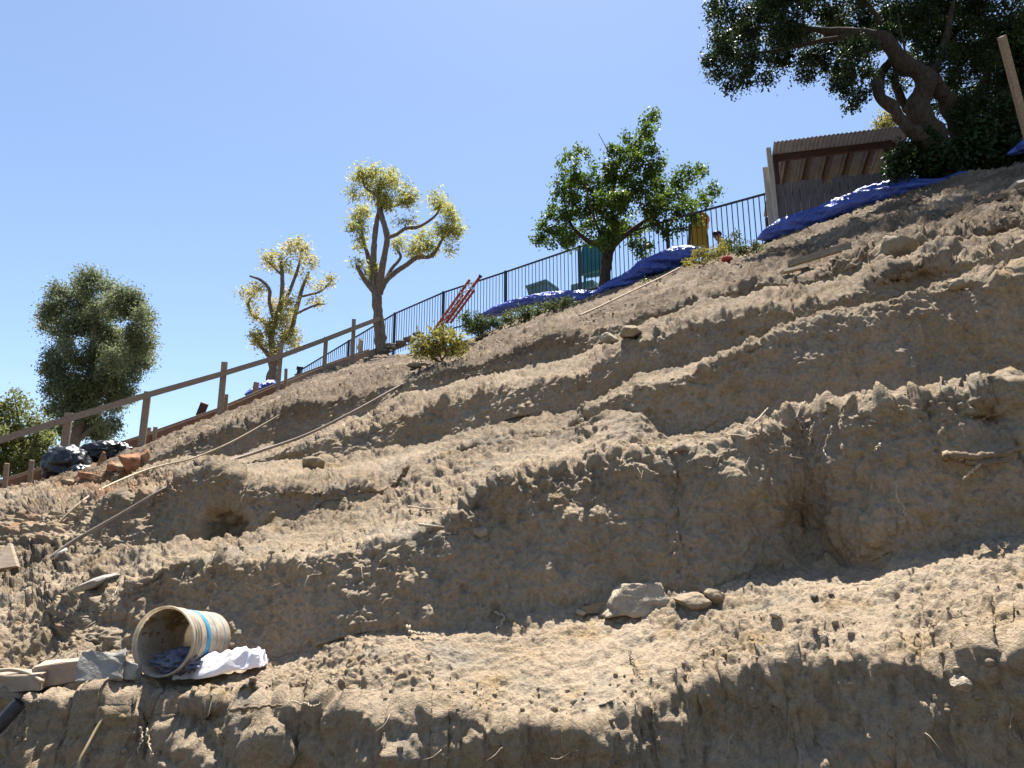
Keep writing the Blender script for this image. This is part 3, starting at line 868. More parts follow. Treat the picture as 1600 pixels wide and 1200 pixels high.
# --- shorter pruned tree behind the rail
ZU = 24.0
tree('pruned_tree', 'shorter pruned tree with pinkish leaf tufts behind the wooden rail', 'tree', P(424, 612, ZU), [
    z_([(424,640,9),(424,600,7.8),(426,575,7),(427,556,7.4)], ZU)], [
    z_([(424,560,4.5),(414,548,3.6),(405,538,2.6),(397,522,1.2)], ZU),
    z_([(427,558,5.4),(424,530,4.8),(430,500,4.4),(440,468,3.8),(441,430,3.2),(438,402,1.6)], ZU),
    z_([(424,535,3.6),(416,506,3.2,.2),(397,494,2.8,.3),(388,474,2.2,.3),(398,458,1.1,.3)], ZU),
    z_([(428,500,3),(421,472,2.8,-.2),(421,453,2.6,-.3),(408,438,2.3,-.3),(390,431,1.4,-.3)], ZU),
    z_([(436,485,3.4),(448,465,3,.2),(460,436,2.6,.3),(470,404,2.0,.3),(472,385,1,.3)], ZU),
    z_([(430,555,5),(444,530,4.2,.3),(457,508,4.0,.4),(462,486,3.8,.5),(472,452,3.0,.5),(483,424,1.6,.5)], ZU),
    z_([(468,464,2,.5),(485,460,1.8,.4),(503,454,1.5,.3),(520,436,.9,.2)], ZU),
    z_([(464,490,2,.5),(480,482,1.8,.4),(496,476,1.5,.3),(508,475,1,.3)], ZU),
    z_([(441,430,2.2),(430,420,1.8),(418,408,1)], ZU)],
    [(425,404,ZU,20,15),(468,390,ZU+.3,20,20),(486,408,ZU+.4,12,12),(478,432,ZU+.4,10,14,1,.5),(394,456,ZU,17,14),(392,478,ZU+.2,12,10,1,.7),(442,478,ZU-.1,20,30,1,.9),(440,510,ZU-.2,22,22),(410,528,ZU,20,18),(452,528,ZU+.2,17,22),(430,545,ZU-.2,14,12,1,.8),(516,438,ZU+.2,10,10),(498,448,ZU+.3,12,7,1,.6),(495,472,ZU+.3,12,5,1,.35),(448,420,ZU,14,12,1,.6),(405,500,ZU,12,10,1,.6)],
    1500, 0.13, 0.036, L_PRUNED2, BARK_GREY, 8, 0.35, 0.14, 12, 0.35, wob=0.09)

# --- big grey-green tree far left, and the brighter one beside it
ZF = 34.0
cl = [(150,448,40,20),(112,470,32,30),(190,475,32,28),(85,500,24,24),(140,510,48,40),(214,515,22,40),(190,545,44,38),(97,560,32,32),(150,585,50,36),(212,560,26,28),(85,592,26,26),(130,620,46,34),(178,615,30,28),(98,640,28,22),(140,662,36,24),(88,668,22,10),(172,662,20,16),(160,690,14,14),(185,590,30,40),(232,500,10,14)]
cl = [(a, b, ZF + 1.2 * math.sin(2.3 * k), c, d) for k, (a, b, c, d) in enumerate(cl)]
fb = P(104, 760, ZF); fb[2] = 0
tree('evergreen_tree', 'big bushy grey-green tree far behind the left rail', 'tree', fb, [
    [(98,860,ZF,12),(105,760,ZF,10),(112,710,ZF,9),(122,670,ZF,8),(135,620,ZF,6.5),(147,550,ZF,4.5),(150,470,ZF,2)]], [
    [(128,650,ZF,5),(165,610,ZF,3.5),(205,560,ZF,2)],[(125,660,ZF,4.5),(100,610,ZF,3),(90,560,ZF,1.5)],[(120,690,ZF,4),(140,672,ZF,3.4),(160,655,ZF,2)]],
    cl, 1500, 0.14, 0.055, L_FAR, BARK_GREY, 13, 0.2, 0.24, 18, 0.45)
ZB2 = 27.0
cl = [(12,650,26,24),(50,672,28,22),(8,690,30,26),(66,700,24,28),(30,710,36,30),(22,622,12,16,1,.5),(38,635,10,10,1,.4),(2,640,18,16),(60,735,24,20),(20,740,34,20),(-40,690,50,60)]
bb = P(30, 800, ZB2); bb[2] = 0.5
tree('leafy_tree', 'light green leafy tree at the left edge below the rail', 'tree', bb, [
    [(30,860,ZB2,8),(32,790,ZB2,7),(34,740,ZB2,5),(36,690,ZB2,3)]], [[(34,750,ZB2,4),(10,710,ZB2,3),(0,660,ZB2,1.5)],[(34,730,ZB2,3.5),(52,700,ZB2,2.5),(60,675,ZB2,1.2)],[(36,690,ZB2,2.2),(28,650,ZB2,1.5),(22,615,ZB2,.6)]],
    [(a, b, ZB2, *r) for (a, b, *r) in cl], 900, 0.14, 0.065, L_BUSHFAR, BARK_GREY, 17, 0.2, 0.2, 14, 0.45)

# --- huge dark tree at the upper right
ZR = 12.4
cl = [(1128,104,30,32),(1150,62,36,34),(1128,22,26,34),(1172,106,28,28),(1190,30,56,44),(1228,74,42,36),(1250,18,56,44),(1262,112,18,16),(1290,62,44,40),(1312,128,26,22),(1338,92,36,34),(1346,148,16,13),(1350,30,56,44),(1405,40,54,40),(1385,120,22,16),(1470,30,66,44),(1540,46,66,48),(1606,60,56,50),(1500,98,46,40),(1562,122,52,46),(1600,160,46,44),(1535,168,44,38),(1585,205,40,34),(1475,150,24,26),(1200,-45,76,50),(1350,-55,86,54),(1500,-55,86,54),(1660,0,90,70),(1660,120,76,70),(1715,200,76,70),(1450,130,50,40,1,.7),(1510,180,46,40,1,.7),(1570,60,60,60,1,.6),(1620,100,60,60,1,.6),(1380,-120,100,55),(1490,-130,110,60),(1600,-110,110,60),(1440,-60,80,50),(1540,-40,80,50),(1142,135,10,6,1,.5),(1200,122,12,10,1,.7),(1330,165,12,7,1,.6),(1445,75,30,24)]  # topmost clumps, out of view, are added to shade the trunks and thicket
cl = [(a, b, ZR + 0.9 * math.sin(1.7 * k) + (0.9 if a > 1380 else 0), c, d, *e) for k, (a, b, c, d, *e) in enumerate(cl)]
tree('spreading_tree', 'huge dark evergreen with twisted trunks overhanging the tin shed', 'tree', P(1478, 268, ZR), [
    z_([(1492,285,26),(1470,240,22),(1450,205,19),(1437,180,17),(1436,155,16),(1446,130,17),(1430,110,16),(1405,98,14),(1392,76,12),(1370,57,10),(1338,54,8),(1290,48,5),(1230,40,2.5)], ZR),
    z_([(1475,245,12,-.2),(1440,215,10.5,-.35),(1412,193,9.5,-.4),(1395,168,9,-.3),(1376,150,8.5,-.2),(1372,126,8,0),(1382,108,6,.2),(1400,80,4,.3)], ZR),
    z_([(1512,262,16,.3),(1500,210,13,.3),(1484,168,12.5,.2),(1462,134,13,.1),(1440,118,12,0)], ZR)], [
    z_([(1448,200,8,.4),(1420,172,7,.5),(1402,140,6.5,.4),(1398,112,5,.3)], ZR),
    z_([(1380,62,6),(1342,78,4.5,-.3),(1316,86,3.8,-.4),(1302,106,2.4,-.4)], ZR),
    z_([(1446,128,8),(1470,90,6,.3),(1480,50,5,.4),(1490,0,3,.4)], ZR),
    z_([(1505,215,7,.4),(1530,160,6,.6),(1545,100,4.5,.6),(1560,40,3,.6)], ZR),
    z_([(1340,54,5),(1270,66,3.6,-.3),(1210,80,2.6,-.4),(1150,84,1.4,-.4)], ZR),
    z_([(1392,78,5),(1380,40,4,.2),(1350,0,3,.2)], ZR),
    z_([(1420,106,2.2,-.4),(1410,60,1.6,-.4),(1402,20,1.1,-.3)], ZR),
    z_([(1515,250,5,.2),(1560,200,4,.3),(1600,150,3,.4)], ZR)],
    cl, 4500, 0.066, 0.030, L_DARK, BARK_BROWN, 23, 0.15, 0.085, 18, 0.4, sides=10, wob=0.14)

iv = [(1402,258,16,24),(1432,252,30,26),(1468,250,28,26),(1508,240,34,26),(1556,234,36,26),(1600,222,34,32),(1446,218,20,16),(1645,215,50,50),(1530,205,30,24),(1412,232,14,10),(1500,264,36,12),(1552,256,38,14),(1605,246,38,16),(1455,276,30,10)]
it = empty('ivy_thicket', P(1480, 280, 12.6), 'dark ivy thicket beneath the huge tree, right of the shed', 'thicket')
C, D, T = clump_points([(a, b, 12.3 + 0.3 * math.sin(2.0 * k), c, d) for k, (a, b, c, d) in enumerate(iv)], 6500, 29, 0.08, 16, 0.45)
leaves('foliage', C, 0.075, 0.055, L_IVY, it, 0.2, 29, None, T)
for k, (a, b, c, d) in enumerate([(1400,285,1392,240),(1440,290,1450,220),(1500,275,1490,215),(1560,265,1575,205),(1600,255,1560,230)]):
    limb('stem', [(a, b, 12.4, 2.2), ((a + c) / 2 + 5, (b + d) / 2, 12.3, 1.6), (c, d, 12.3, .8)], BARK_BROWN, it, 6, seed=k)


def shrub(name, label, cat, base, clumps, dens, L, Wd, lmat, seed, sub=0.06, per=12, shell=0.45, stems=5, group=None, droop=-0.2):
    root = empty(name, base, label, cat, group)
    C, D, T = clump_points(clumps, dens, seed, sub, per, shell)
    leaves('foliage', C, L, Wd, lmat, root, droop, seed, D * 0.5, T)
    r = np.random.default_rng(seed)
    for k in range(stems):
        c = C[r.integers(len(C))]
        b = np.array(base) + r.normal(size=3) * (0.06, 0.06, 0.0)
        m = (b + c) / 2 + r.normal(size=3) * 0.04
        s = smooth_path([b, m, c], 8)
        v, f = tube(s, np.linspace(0.012, 0.004, 8), 5)
        mesh('stem', v, f, ROOT_DARK, root)
    return root


zt = lambda x: float(np.interp(x, [q[0] for q in ROWS['top']], [q[2] for q in ROWS['top']]))


def rooted(px, py, clumps):
    '''foot of a shrub on the built slope, and its clumps at that depth'''
    z = zg(px, py)
    return P(px, py, z), [(a, b, z + 0.25 * math.sin(3 * a), *r) for (a, b, *r) in clumps]


def slope_shrub(name, label, cat, foot, clumps, dens, L, Wd, mat, seed, sub, stems=5):
    b, c = rooted(*foot, clumps)
    return shrub(name, label, cat, b, c, dens, L, Wd, mat, seed, sub, stems=stems)


slope_shrub('rounded_shrub', 'rounded olive-yellow shrub on the slope beside the ladder foot', 'shrub', (688, 562),
            [(662,536,19,16),(690,524,24,18),(714,532,18,16),(685,546,36,14),(662,548,20,12),(712,548,18,10)], 5200, 0.06, 0.024, L_SHRUB, 41, 0.07)
slope_shrub('low_shrub', 'low grey-green shrub at the foot of the ladder, left end of the blue tarp', 'shrub', (745, 530),
            [(730,500,14,14),(752,505,22,14),(774,506,14,12),(742,516,22,9)], 4500, 0.07, 0.03, L_LOW, 43, 0.07)
slope_shrub('low_shrub', 'low grey-green shrub running under the middle of the blue tarp', 'shrub', (815, 502),
            [(796,497,14,10),(818,490,20,12),(842,484,14,10)], 4500, 0.07, 0.03, L_LOW, 44, 0.07)
slope_shrub('low_shrub', 'small dark shrub under the tarp where the two tarp rolls meet', 'shrub', (875, 482),
            [(862,478,14,9),(884,473,14,8)], 4500, 0.07, 0.03, L_LOW, 45, 0.07)
slope_shrub('weed_clump', 'orange-tinged weed clump at the right end of the centre tarp', 'weeds', (1100, 414),
            [(1075,410,10,6),(1095,400,18,12),(1118,395,17,12),(1128,386,9,8)], 6000, 0.05, 0.022, L_SHRUB, 46, 0.05)
slope_shrub('weed_clump', 'dark green weed clump before the fence gap, above the red cloth', 'weeds', (1160, 396),
            [(1140,382,12,13),(1158,387,15,12),(1178,386,14,9),(1148,370,7,7)], 6000, 0.05, 0.024, L_LOW, 47, 0.05)
slope_shrub('weed_tuft', 'tiny bright green weed under the centre tarp', 'weeds', (1008, 443), [(1007,438,6,4)], 6000, 0.04, 0.02, L_LEMON, 48, 0.03, 2)
slope_shrub('weed_tuft', 'tiny bright green weed beside the red cloth', 'weeds', (1148, 398), [(1147,392,6,4)], 6000, 0.04, 0.02, L_LEMON, 49, 0.03, 2)
shrub('garden_bush', 'yellow-green bush peeping over the right end of the tin roof', 'shrub', P(1385, 260, 17.5),
      [(1380,196,17.5,16,16),(1395,182,17.6,14,14),(1372,208,17.5,8,9)], 3000, 0.08, 0.04, L_SHRUB, 50, 0.12)

# ------------------------------------------------------------------ wooden guard rail along the path
rail_pts = [(-240, 762, 10.9, 838), (-60, 706, 11.9, 775), (108, 645, 13.2, 742), (231, 612, 14.4, 702), (351, 566, 15.9, 655), (440, 536, 17.25, 615), (509.5, 527, 18.6, 581), (553, 499, 19.6, 569)]
gr = empty('wooden_guard_rail', P(231, 702, 14.4), 'weathered brown timber guard rail climbing the left edge of the slope', 'guard rail')
FRONT = unit(np.array((0.75, -0.66, 0)))
posts_xy = []
for (tx, ty, z, by) in rail_pts:
    t = P(tx, ty, z)
    b = np.array((t[0], t[1], P(tx, by, z)[2] - 0.15))
    lean = rng.normal() * 0.012
    b[0] += lean; b[1] += 0.02
    w = 0.125 if tx < 400 else 0.10
    posts_xy.append((t, b))
    v, f = beam(b, t, w, 0.075, (1, 0.3, 0))
    mesh('post', v, f, WOOD, gr, False)
rail_y = [(-240, 778, 10.8), (-60, 706, 11.75), (108, 654, 13.05), (231, 617, 14.25), (351, 583, 15.75), (440, 556, 17.1), (509.5, 530, 18.5), (553, 513, 19.5), (592, 498, 20.3)]
for k in range(len(rail_y) - 1):
    a, b = P(*rail_y[k]), P(*rail_y[k + 1])
    if k % 2 == 0: off = FRONT * 0.0
    v, f = beam(a - unit(b - a) * 0.03, b + unit(b - a) * 0.03, 0.045 if k % 2 else 0.05, 0.115, FRONT)
    mesh('rail', v, f, WOOD, gr, False)
base_y = [(-240, 836, 10.95), (-60, 779, 11.95), (46, 744, 12.75), (108, 724, 13.2), (231, 684, 14.45), (351, 641, 15.95), (440, 603, 17.3), (509.5, 575, 18.65), (553, 559, 19.65), (590, 546, 20.5)]
for k in range(len(base_y) - 1):
    a, b = P(*base_y[k]), P(*base_y[k + 1])
    v, f = beam(a - np.array((0, 0, 0.09)), b - np.array((0, 0, 0.09)), 0.045, 0.26, FRONT)
    mesh('edge_board', v, f, WOOD_RED if k < 6 else WOOD, gr, False)
    off = np.array((-0.30, 0.33, 0.05))
    v, f = beam(a + off, b + off, 0.045, 0.12, FRONT)
    mesh('back_board', v, f, WOOD, gr, False)
for (tx, ty, bx, by, z) in [(11, 724, 8, 758, 12.4), (50, 719, 46, 764, 12.7), (243, 667, 240, 697, 14.5), (233, 668, 233, 690, 15.1), (354, 616, 352, 650, 15.85), (447, 576, 446, 612, 17.3), (287, 676, 287, 690, 15.0)]:
    t, b = P(tx, ty, z), P(bx, by, z)
    v, f = beam(b - np.array((0, 0, .1)), t, 0.07, 0.05, (1, 0.2, 0))
    mesh('stake', v, f, WOOD, gr, False)

# offcuts standing behind the rail
v, f = beam(P(312, 650, 16.2), P(320, 630, 16.2), 0.16, 0.10, (1, .2, 0))
tag(mesh('timber_offcut', v, f, BEAM_DARK, None, False), 'dark timber offcut poking up behind the edge board', 'offcut')
v, f = beam(P(396, 622, 18.6), P(401, 597, 18.6), 0.13, 0.05, (1, .2, .25))
tag(mesh('timber_offcut', v, f, WOOD, None, False), 'pale wedge of timber beside the blue tarp heap behind the rail', 'offcut')
mb = MB()
mb.add(*beam(P(563, 552, 20.6), P(563.5, 529, 20.6), 0.12, 0.05, (1, .2, 0)))
mb.add(*beam(P(559, 546, 20.55), P(566, 531, 20.5), 0.10, 0.04, (1, .2, 0)))
tag(mb.build('timber_offcut', POST_GREY), 'pale whitish offcuts standing before the fence near the tall pruned tree', 'offcut')

# ------------------------------------------------------------------ black iron fence
fz = lambda x: 14.8 * 1703.0 / (x + 500.0)
fp = [(470, 578), (545, 533), (617, 490), (693, 457), (790, 425), (905, 386), (1042, 345), (1203, 301)]
FH = 1.28
fence = empty('iron_fence', P(905, 470, fz(905)), 'long black iron picket fence along the top of the hill', 'fence')
tops = [P(x, y, fz(x)) for x, y in fp]
pk_v, pk_f = beam((0, 0, -FH), (0, 0, 0), 0.017, 0.017, (1, 0, 0))
pick_me = None
for k, t in enumerate(tops):
    v, f = beam(t - np.array((0, 0, FH + 0.2)), t + np.array((0, 0, 0.03)), 0.062, 0.062, (1, .9, 0))
    post = mesh('post', v, f, IRON, fence, False)
    v, f = beam(t + np.array((0, 0, 0.032)), t + np.array((0, 0, 0.05)), 0.075, 0.075, (1, .9, 0))
    mesh('post_cap', v, f, IRON, post, False)
for k in range(len(tops) - 1):
    a, b = tops[k], tops[k + 1]
    dd = unit(b - a) * 0.034
    for dz, h in ((0.0, 0.04), (-FH + 0.12, 0.035)):
        v, f = beam(a + dd + np.array((0, 0, dz)), b - dd + np.array((0, 0, dz)), 0.03, h)
        mesh('rail', v, f, IRON, fence, False)
    npk = int(round(np.linalg.norm((b - a)[:2]) / 0.115))
    for i in range(1, npk):
        p = a + (b - a) * i / npk - np.array((0, 0, 0.022))
        if pick_me is None:
            o = mesh('picket', pk_v + p, pk_f, IRON, fence, False)
            pick_me = o; p0 = p
        else:
            o = pick_me.copy()
            COL.objects.link(o)
            o.parent = fence
            o.matrix_parent_inverse = pick_me.matrix_parent_inverse
            o.location = Vector([float(c) for c in (p - p0)])
mb = MB()
mb.add(*beam(P(466, 586, 25.8), P(468, 574, 25.8), 0.10, 0.10, (1, 0, 0)))
mb.add(*beam(P(464, 575, 25.8), P(473, 576, 25.8), 0.12, 0.12, (1, 0, 0)))
mb.add(*beam(P(462, 588, 25.8), P(471, 583, 25.8), 0.14, 0.14, (1, 0, 0)))
tag(mb.build('gate_latch_post', IRON), 'black latch post at the far left end of the iron fence', 'post')

# ------------------------------------------------------------------ lean-to shed with tin roof and plank wall
ZS = 14.35
SL = P(1211, 287, ZS); SRt = P(1400, 266, 13.85)
ux = unit((SRt - SL) * (1, 1, 0)); uy = np.array((-ux[1], ux[0], 0.0)); uz = np.array((0, 0, 1.0))
if uy[1] < 0: uy = -uy
SLEN = float(np.linalg.norm((SRt - SL)[:2]))
shed = empty('lean_to_shed', SL - uz * 1.3, 'lean-to shed with corrugated tin roof and grey plank wall', 'shed')
at_ = lambda a, b, c: SL + ux * a + uy * b + uz * c
r0 = P(1211, 231, ZS)[2] - SL[2]          # roof edge above the plank tops
pw = 0.142
na = int(SLEN / pw) + 1
rs = np.random.default_rng(5)
x = 0.02
for k in range(na):
    w = pw * (0.9 + 0.12 * rs.random())
    h = rs.normal() * 0.012 + (-0.11 if k == 6 else 0.0)
    dp = rs.normal() * 0.006
    c = 0.028
    prof = [(x, -1.7), (x + w - 0.008, -1.7), (x + w - 0.008, h - c), (x + w - 0.008 - c, h), (x + c, h), (x, h - c)]
    vv = [at_(a, dp, b) for a, b in prof] + [at_(a, dp + 0.018, b) for a, b in prof]
    ff = [tuple(range(6)), tuple(range(11, 5, -1))] + [(i, i + 6, (i + 1) % 6 + 6, (i + 1) % 6) for i in range(6)]
    mesh('plank', vv, ff, PLANK, shed, False)
    x += w + 0.004
for hz_ in (-0.22, -1.1):
    v, f = beam(at_(0, 0.06, hz_), at_(SLEN, 0.06, hz_), 0.04, 0.09, uy)
    mesh('wall_rail', v, f, PLANK, shed, False)
v, f = beam(at_(-0.035, -0.06, -1.6), at_(-0.07, -0.06, r0 + 0.06), 0.085, 0.085, ux)
mesh('corner_post', v, f, POST_GREY, shed, False)
v, f = beam(at_(-0.09, 0.10, -1.6), at_(-0.12, 0.10, r0 - 0.25), 0.03, 0.14, uy)
mesh('side_board', v, f, POST_GREY, shed, False)
RD = 2.3                                   # roof depth
slope = -0.10
roofz = lambda b: r0 + slope * (b + 0.38)
nseg = 4
for s in range(nseg):
    a0 = 0.0 + (SLEN + 0.25) * s / nseg; a1 = 0.0 + (SLEN + 0.25) * (s + 1) / nseg + 0.03
    m = 42
    aa = np.linspace(a0, a1, m)
    cz = 0.014 * np.cos(aa / 0.076 * 2 * math.pi) + 0.004 * (s % 2)
    vv = []
    for th in (0, 0.004):
        for b in (-0.38, RD):
            for i in range(m):
                vv.append(at_(aa[i], b, roofz(b) + cz[i] + th))
    ff = []
    for i in range(m - 1):
        ff.append((i, m + i, m + i + 1, i + 1))
        ff.append((2 * m + i, 2 * m + i + 1, 3 * m + i + 1, 3 * m + i))
        ff.append((i, i + 1, 2 * m + i + 1, 2 * m + i))
    mesh('roof_sheet', vv, ff, TIN, shed, True)
v, f = beam(at_(0.0, 0.02, roofz(0) - 0.085), at_(SLEN, 0.02, roofz(0) - 0.085), 0.05, 0.14, uy)
mesh('front_beam', v, f, BEAM_DARK, shed, False)
for k in range(6):
    a = 0.30 + k * (SLEN - 0.25) / 5.0
    v, f = beam(at_(a, 0.06, roofz(0.06) - 0.065), at_(a, RD - 0.05, roofz(RD) - 0.065), 0.05, 0.09, ux)
    mesh('rafter', v, f, BEAM_DARK, shed, False)
for a in (0.06, SLEN - 0.08):
    v, f = beam(at_(a, 0.11, -1.6), at_(a, 0.11, roofz(0.1) - 0.10), 0.09, 0.09, ux)
    mesh('roof_post', v, f, BEAM_DARK, shed, False)
    v, f = beam(at_(a, RD - 0.1, -1.6), at_(a, RD - 0.1, roofz(RD) - 0.08), 0.09, 0.09, ux)
    mesh('roof_post', v, f, BEAM_DARK, shed, False)

# ------------------------------------------------------------------ blue tarps


def tarp_roll(name, label, path, seed, mat=TARP, nl=150, ns=40, fold=0.22, squash=0.8, cat='tarp'):
    """rumpled rolled sheet swept along points (px, py, depth, radius m)"""
    q = np.array(path, float)
    w = P(q[:, 0], q[:, 1], q[:, 2])
    s = smooth_path(np.column_stack([w, q[:, 3] * 0.72]), nl)
    c, r = s[:, :3].copy(), s[:, 3]
    c[:, 2] -= r * 0.35
    tan = np.gradient(c, axis=0); tan /= np.linalg.norm(tan, axis=1)[:, None]
    side = np.cross(tan, (0, 0, 1.0)); side /= np.linalg.norm(side, axis=1)[:, None]
    up = np.cross(side, tan)
    ang = np.linspace(0, 2 * math.pi, ns, endpoint=False)
    L = np.concatenate([[0], np.cumsum(np.linalg.norm(np.diff(c, axis=0), axis=1))])
    U = np.stack([np.repeat(L, ns), np.cos(np.tile(ang, nl)), np.sin(np.tile(ang, nl))], -1)
    tw = U.copy(); tw[:, 1] = np.cos(np.tile(ang, nl) + 1.3 * U[:, 0]); tw[:, 2] = np.sin(np.tile(ang, nl) + 1.3 * U[:, 0])
    n1_ = 1 - 2 * np.abs(perlin(tw * (1.1, 1.6, 1.6), seed))
    n2_ = perlin(tw * (2.6, 3.2, 3.2), seed + 1)
    n3_ = 1 - 2 * np.abs(perlin(tw * (4.5, 5.5, 5.5), seed + 2))
    rr = np.repeat(r, ns) * (1 + fold * n1_ + 0.5 * fold * n2_ + 0.5 * fold * n3_)
    v = np.repeat(c, ns, 0) + np.repeat(side, ns, 0) * (rr * np.cos(np.tile(ang, nl)))[:, None] + np.repeat(up, ns, 0) * (rr * np.sin(np.tile(ang, nl)) * squash)[:, None]
    f = []
    for i in range(nl - 1):
        for j in range(ns):
            k = (j + 1) % ns
            f.append((i * ns + j, i * ns + k, (i + 1) * ns + k, (i + 1) * ns + j))
    f.append(tuple(range(ns - 1, -1, -1))); f.append(tuple((nl - 1) * ns + j for j in range(ns)))
    o = mesh(name, v, f, mat)
    return tag(o, label, cat, 'blue tarps along the hilltop' if mat is TARP else None)


tarp_roll('blue_tarpaulin', 'flattened blue tarp roll above the low shrubs, left of the citrus trunk',
          [(745, 497, 18.6, .03), (765, 487, 18.3, .13), (800, 475, 17.9, .20), (833, 466, 17.5, .17), (850, 465, 17.3, .24), (885, 462, 16.9, .22), (915, 460, 16.6, .20), (932, 458, 16.5, .10)], 3)
tarp_roll('blue_tarpaulin', 'bunched blue tarp roll climbing from the citrus trunk to the weeds',
          [(925, 466, 16.5, .08), (950, 450, 16.3, .24), (985, 434, 16.0, .27), (1012, 416, 15.8, .32), (1045, 402, 15.5, .34), (1075, 394, 15.2, .26), (1098, 389, 15.0, .10)], 7, fold=0.26)
tarp_roll('blue_tarpaulin', 'long blue tarp roll lying below the plank wall of the shed',
          [(1183, 373, 14.1, .03), (1205, 362, 13.9, .20), (1240, 347, 13.6, .27), (1285, 332, 13.3, .27), (1325, 317, 13.0, .30), (1365, 303, 12.7, .30), (1405, 291, 12.5, .26), (1435, 287, 12.3, .17), (1470, 283, 12.15, .10), (1500, 273, 12.0, .09), (1524, 268, 11.9, .03)], 12, fold=0.24)
tarp_roll('blue_tarpaulin', 'scrap of blue tarp under the thicket at the right edge',
          [(1574, 240, 11.8, .03), (1588, 233, 11.8, .10), (1604, 224, 11.7, .14), (1630, 216, 11.6, .05)], 18)
tarp_roll('blue_tarpaulin', 'blue tarp heap round the foot of the shorter pruned tree',
          [(384, 616, 19.6, .05), (396, 610, 19.8, .14), (410, 604, 20.0, .20), (424, 600, 20.2, .20), (436, 604, 20.4, .06)], 22, fold=0.32)

# ------------------------------------------------------------------ soft lumps (bags, rags)
SV, SF = ico(5)


def lump(name, centre, axes, mat, seed, parent=None, ridge=0.18, scale=2.2, ridge2=0.10, ridge3=0.05, flat=None, tilt=None, smooth=True):
    u = SV
    n = 1 - 2 * np.abs(perlin(u * scale, seed)); m = perlin(u * scale * 2.1, seed + 1); t = 1 - 2 * np.abs(perlin(u * scale * 3.7, seed + 2))
    v = u * (1 + ridge * n + ridge2 * m + ridge3 * t)[:, None]
    if flat is not None: v[:, 2] = np.maximum(v[:, 2], flat)
    v = v * np.array(axes)
    if tilt is not None:
        R = np.array(Matrix.Rotation(tilt[0], 3, 'X') @ Matrix.Rotation(tilt[1], 3, 'Y') @ Matrix.Rotation(tilt[2], 3, 'Z'))
        v = v @ R.T
    return mesh(name, v + np.asarray(centre), SF, mat, parent, smooth)


tag(lump('garbage_bag', P(104, 727, 12.5), (0.34, 0.32, 0.32), BAG, 61, ridge=0.11, scale=1.9, ridge2=0.08, ridge3=0.045), 'bulging black garbage bag leaning on the guard rail', 'bag')
b2 = lump('garbage_bag', P(168, 708, 13.2), (0.40, 0.30, 0.19), BAG, 64, ridge=0.16, scale=2.2, ridge2=0.14, ridge3=0.08)
tag(b2, 'slack black garbage bag crumpled on the rubble beside the fuller bag', 'bag')
tag(lump('garbage_bag', P(125, 742, 12.3), (0.26, 0.2, 0.16), BAG, 67, ridge=0.12, scale=1.9), 'low black bag end spilling out in front of the bulging bag', 'bag')


def rock(name, centre, axes, mat, seed, label=None, cat=None, rot=0.0, tilt=0.0, parent=None, group=None, cuts=9, rough=0.09):
    """angular stone: a ball cut by random planes and roughened"""
    r = np.random.default_rng(seed)
    v = IV4.copy()
    for _ in range(cuts):
        n = unit(r.normal(size=3)); dpl = 0.55 + 0.3 * r.random()
        s = v @ n
        v = v - np.outer(np.maximum(s - dpl, 0), n)
    v = v * (1 + rough * fbm(v * 3.0, 4, 0.6, seed))[:, None]
    v = v * np.array(axes)
    R = np.array(Matrix.Rotation(rot, 3, 'Z') @ Matrix.Rotation(tilt, 3, 'Y'))
    o = mesh(name, v @ R.T + np.asarray(centre), IF4, mat, parent, True)
    return tag(o, label, cat, group)


IV4, IF4 = ico(4)
# rubble by the bags
for k, (px, py, ax, mt, lb) in enumerate([
        (159, 722, (0.09, 0.07, 0.17), RUSTROCK, 'upright brown chunk of rubble right of the bulging black bag'),
        (212, 724, (0.26, 0.12, 0.15), RUSTROCK, 'large rust-brown clod at the right end of the rubble pile'),
        (192, 732, (0.16, 0.10, 0.09), STONE_BROWN, 'brown wedge of rubble left of the large rust-brown clod'),
        (176, 732, (0.11, 0.09, 0.09), RUSTROCK, 'rusty lump of rubble under the slack black bag'),
        (138, 745, (0.15, 0.10, 0.06), RUSTROCK, 'flat reddish chunk below the low bag end'),
        (108, 755, (0.12, 0.08, 0.05), STONE_BROWN, 'flat grey-brown chunk at the foot of the bulging bag'),
        (227, 714, (0.07, 0.06, 0.12), RUSTROCK, 'small upright rusty chunk against the large rust-brown clod')]):
    rock('rubble_chunk', P(px, py, min(zg(px, py), 13.2)), ax, mt, 70 + k, lb, 'rubble', rot=k * 0.9, tilt=0.3 * math.sin(k), group='rubble by the garbage bags')

# ------------------------------------------------------------------ bucket with rags
ZBK = 3.46
oc = P(254, 1002, ZBK)                     # centre of the opening
axis = unit(np.array((-0.19, -0.97, 0.06)))   # from the base towards the opening
e1 = unit(np.cross(axis, (0, 0, 1.0))); e2 = np.cross(e1, axis)
bk = empty('plastic_bucket', oc - np.array((0, 0, 0.155)), 'dusty white plastic bucket lying on its side with blue band', 'bucket')


def lathe(profile, n=64, closed=True):
    """profile of (distance behind the opening, radius)"""
    ang = np.arange(n) * 2 * math.pi / n
    v = np.concatenate([oc - axis * s + r * (np.cos(ang)[:, None] * e1 + np.sin(ang)[:, None] * e2) for s, r in profile])
    f = []
    for i in range(len(profile) - 1):
        for j in range(n):
            k = (j + 1) % n
            f.append((i * n + j, (i + 1) * n + j, (i + 1) * n + k, i * n + k))
    return v, f


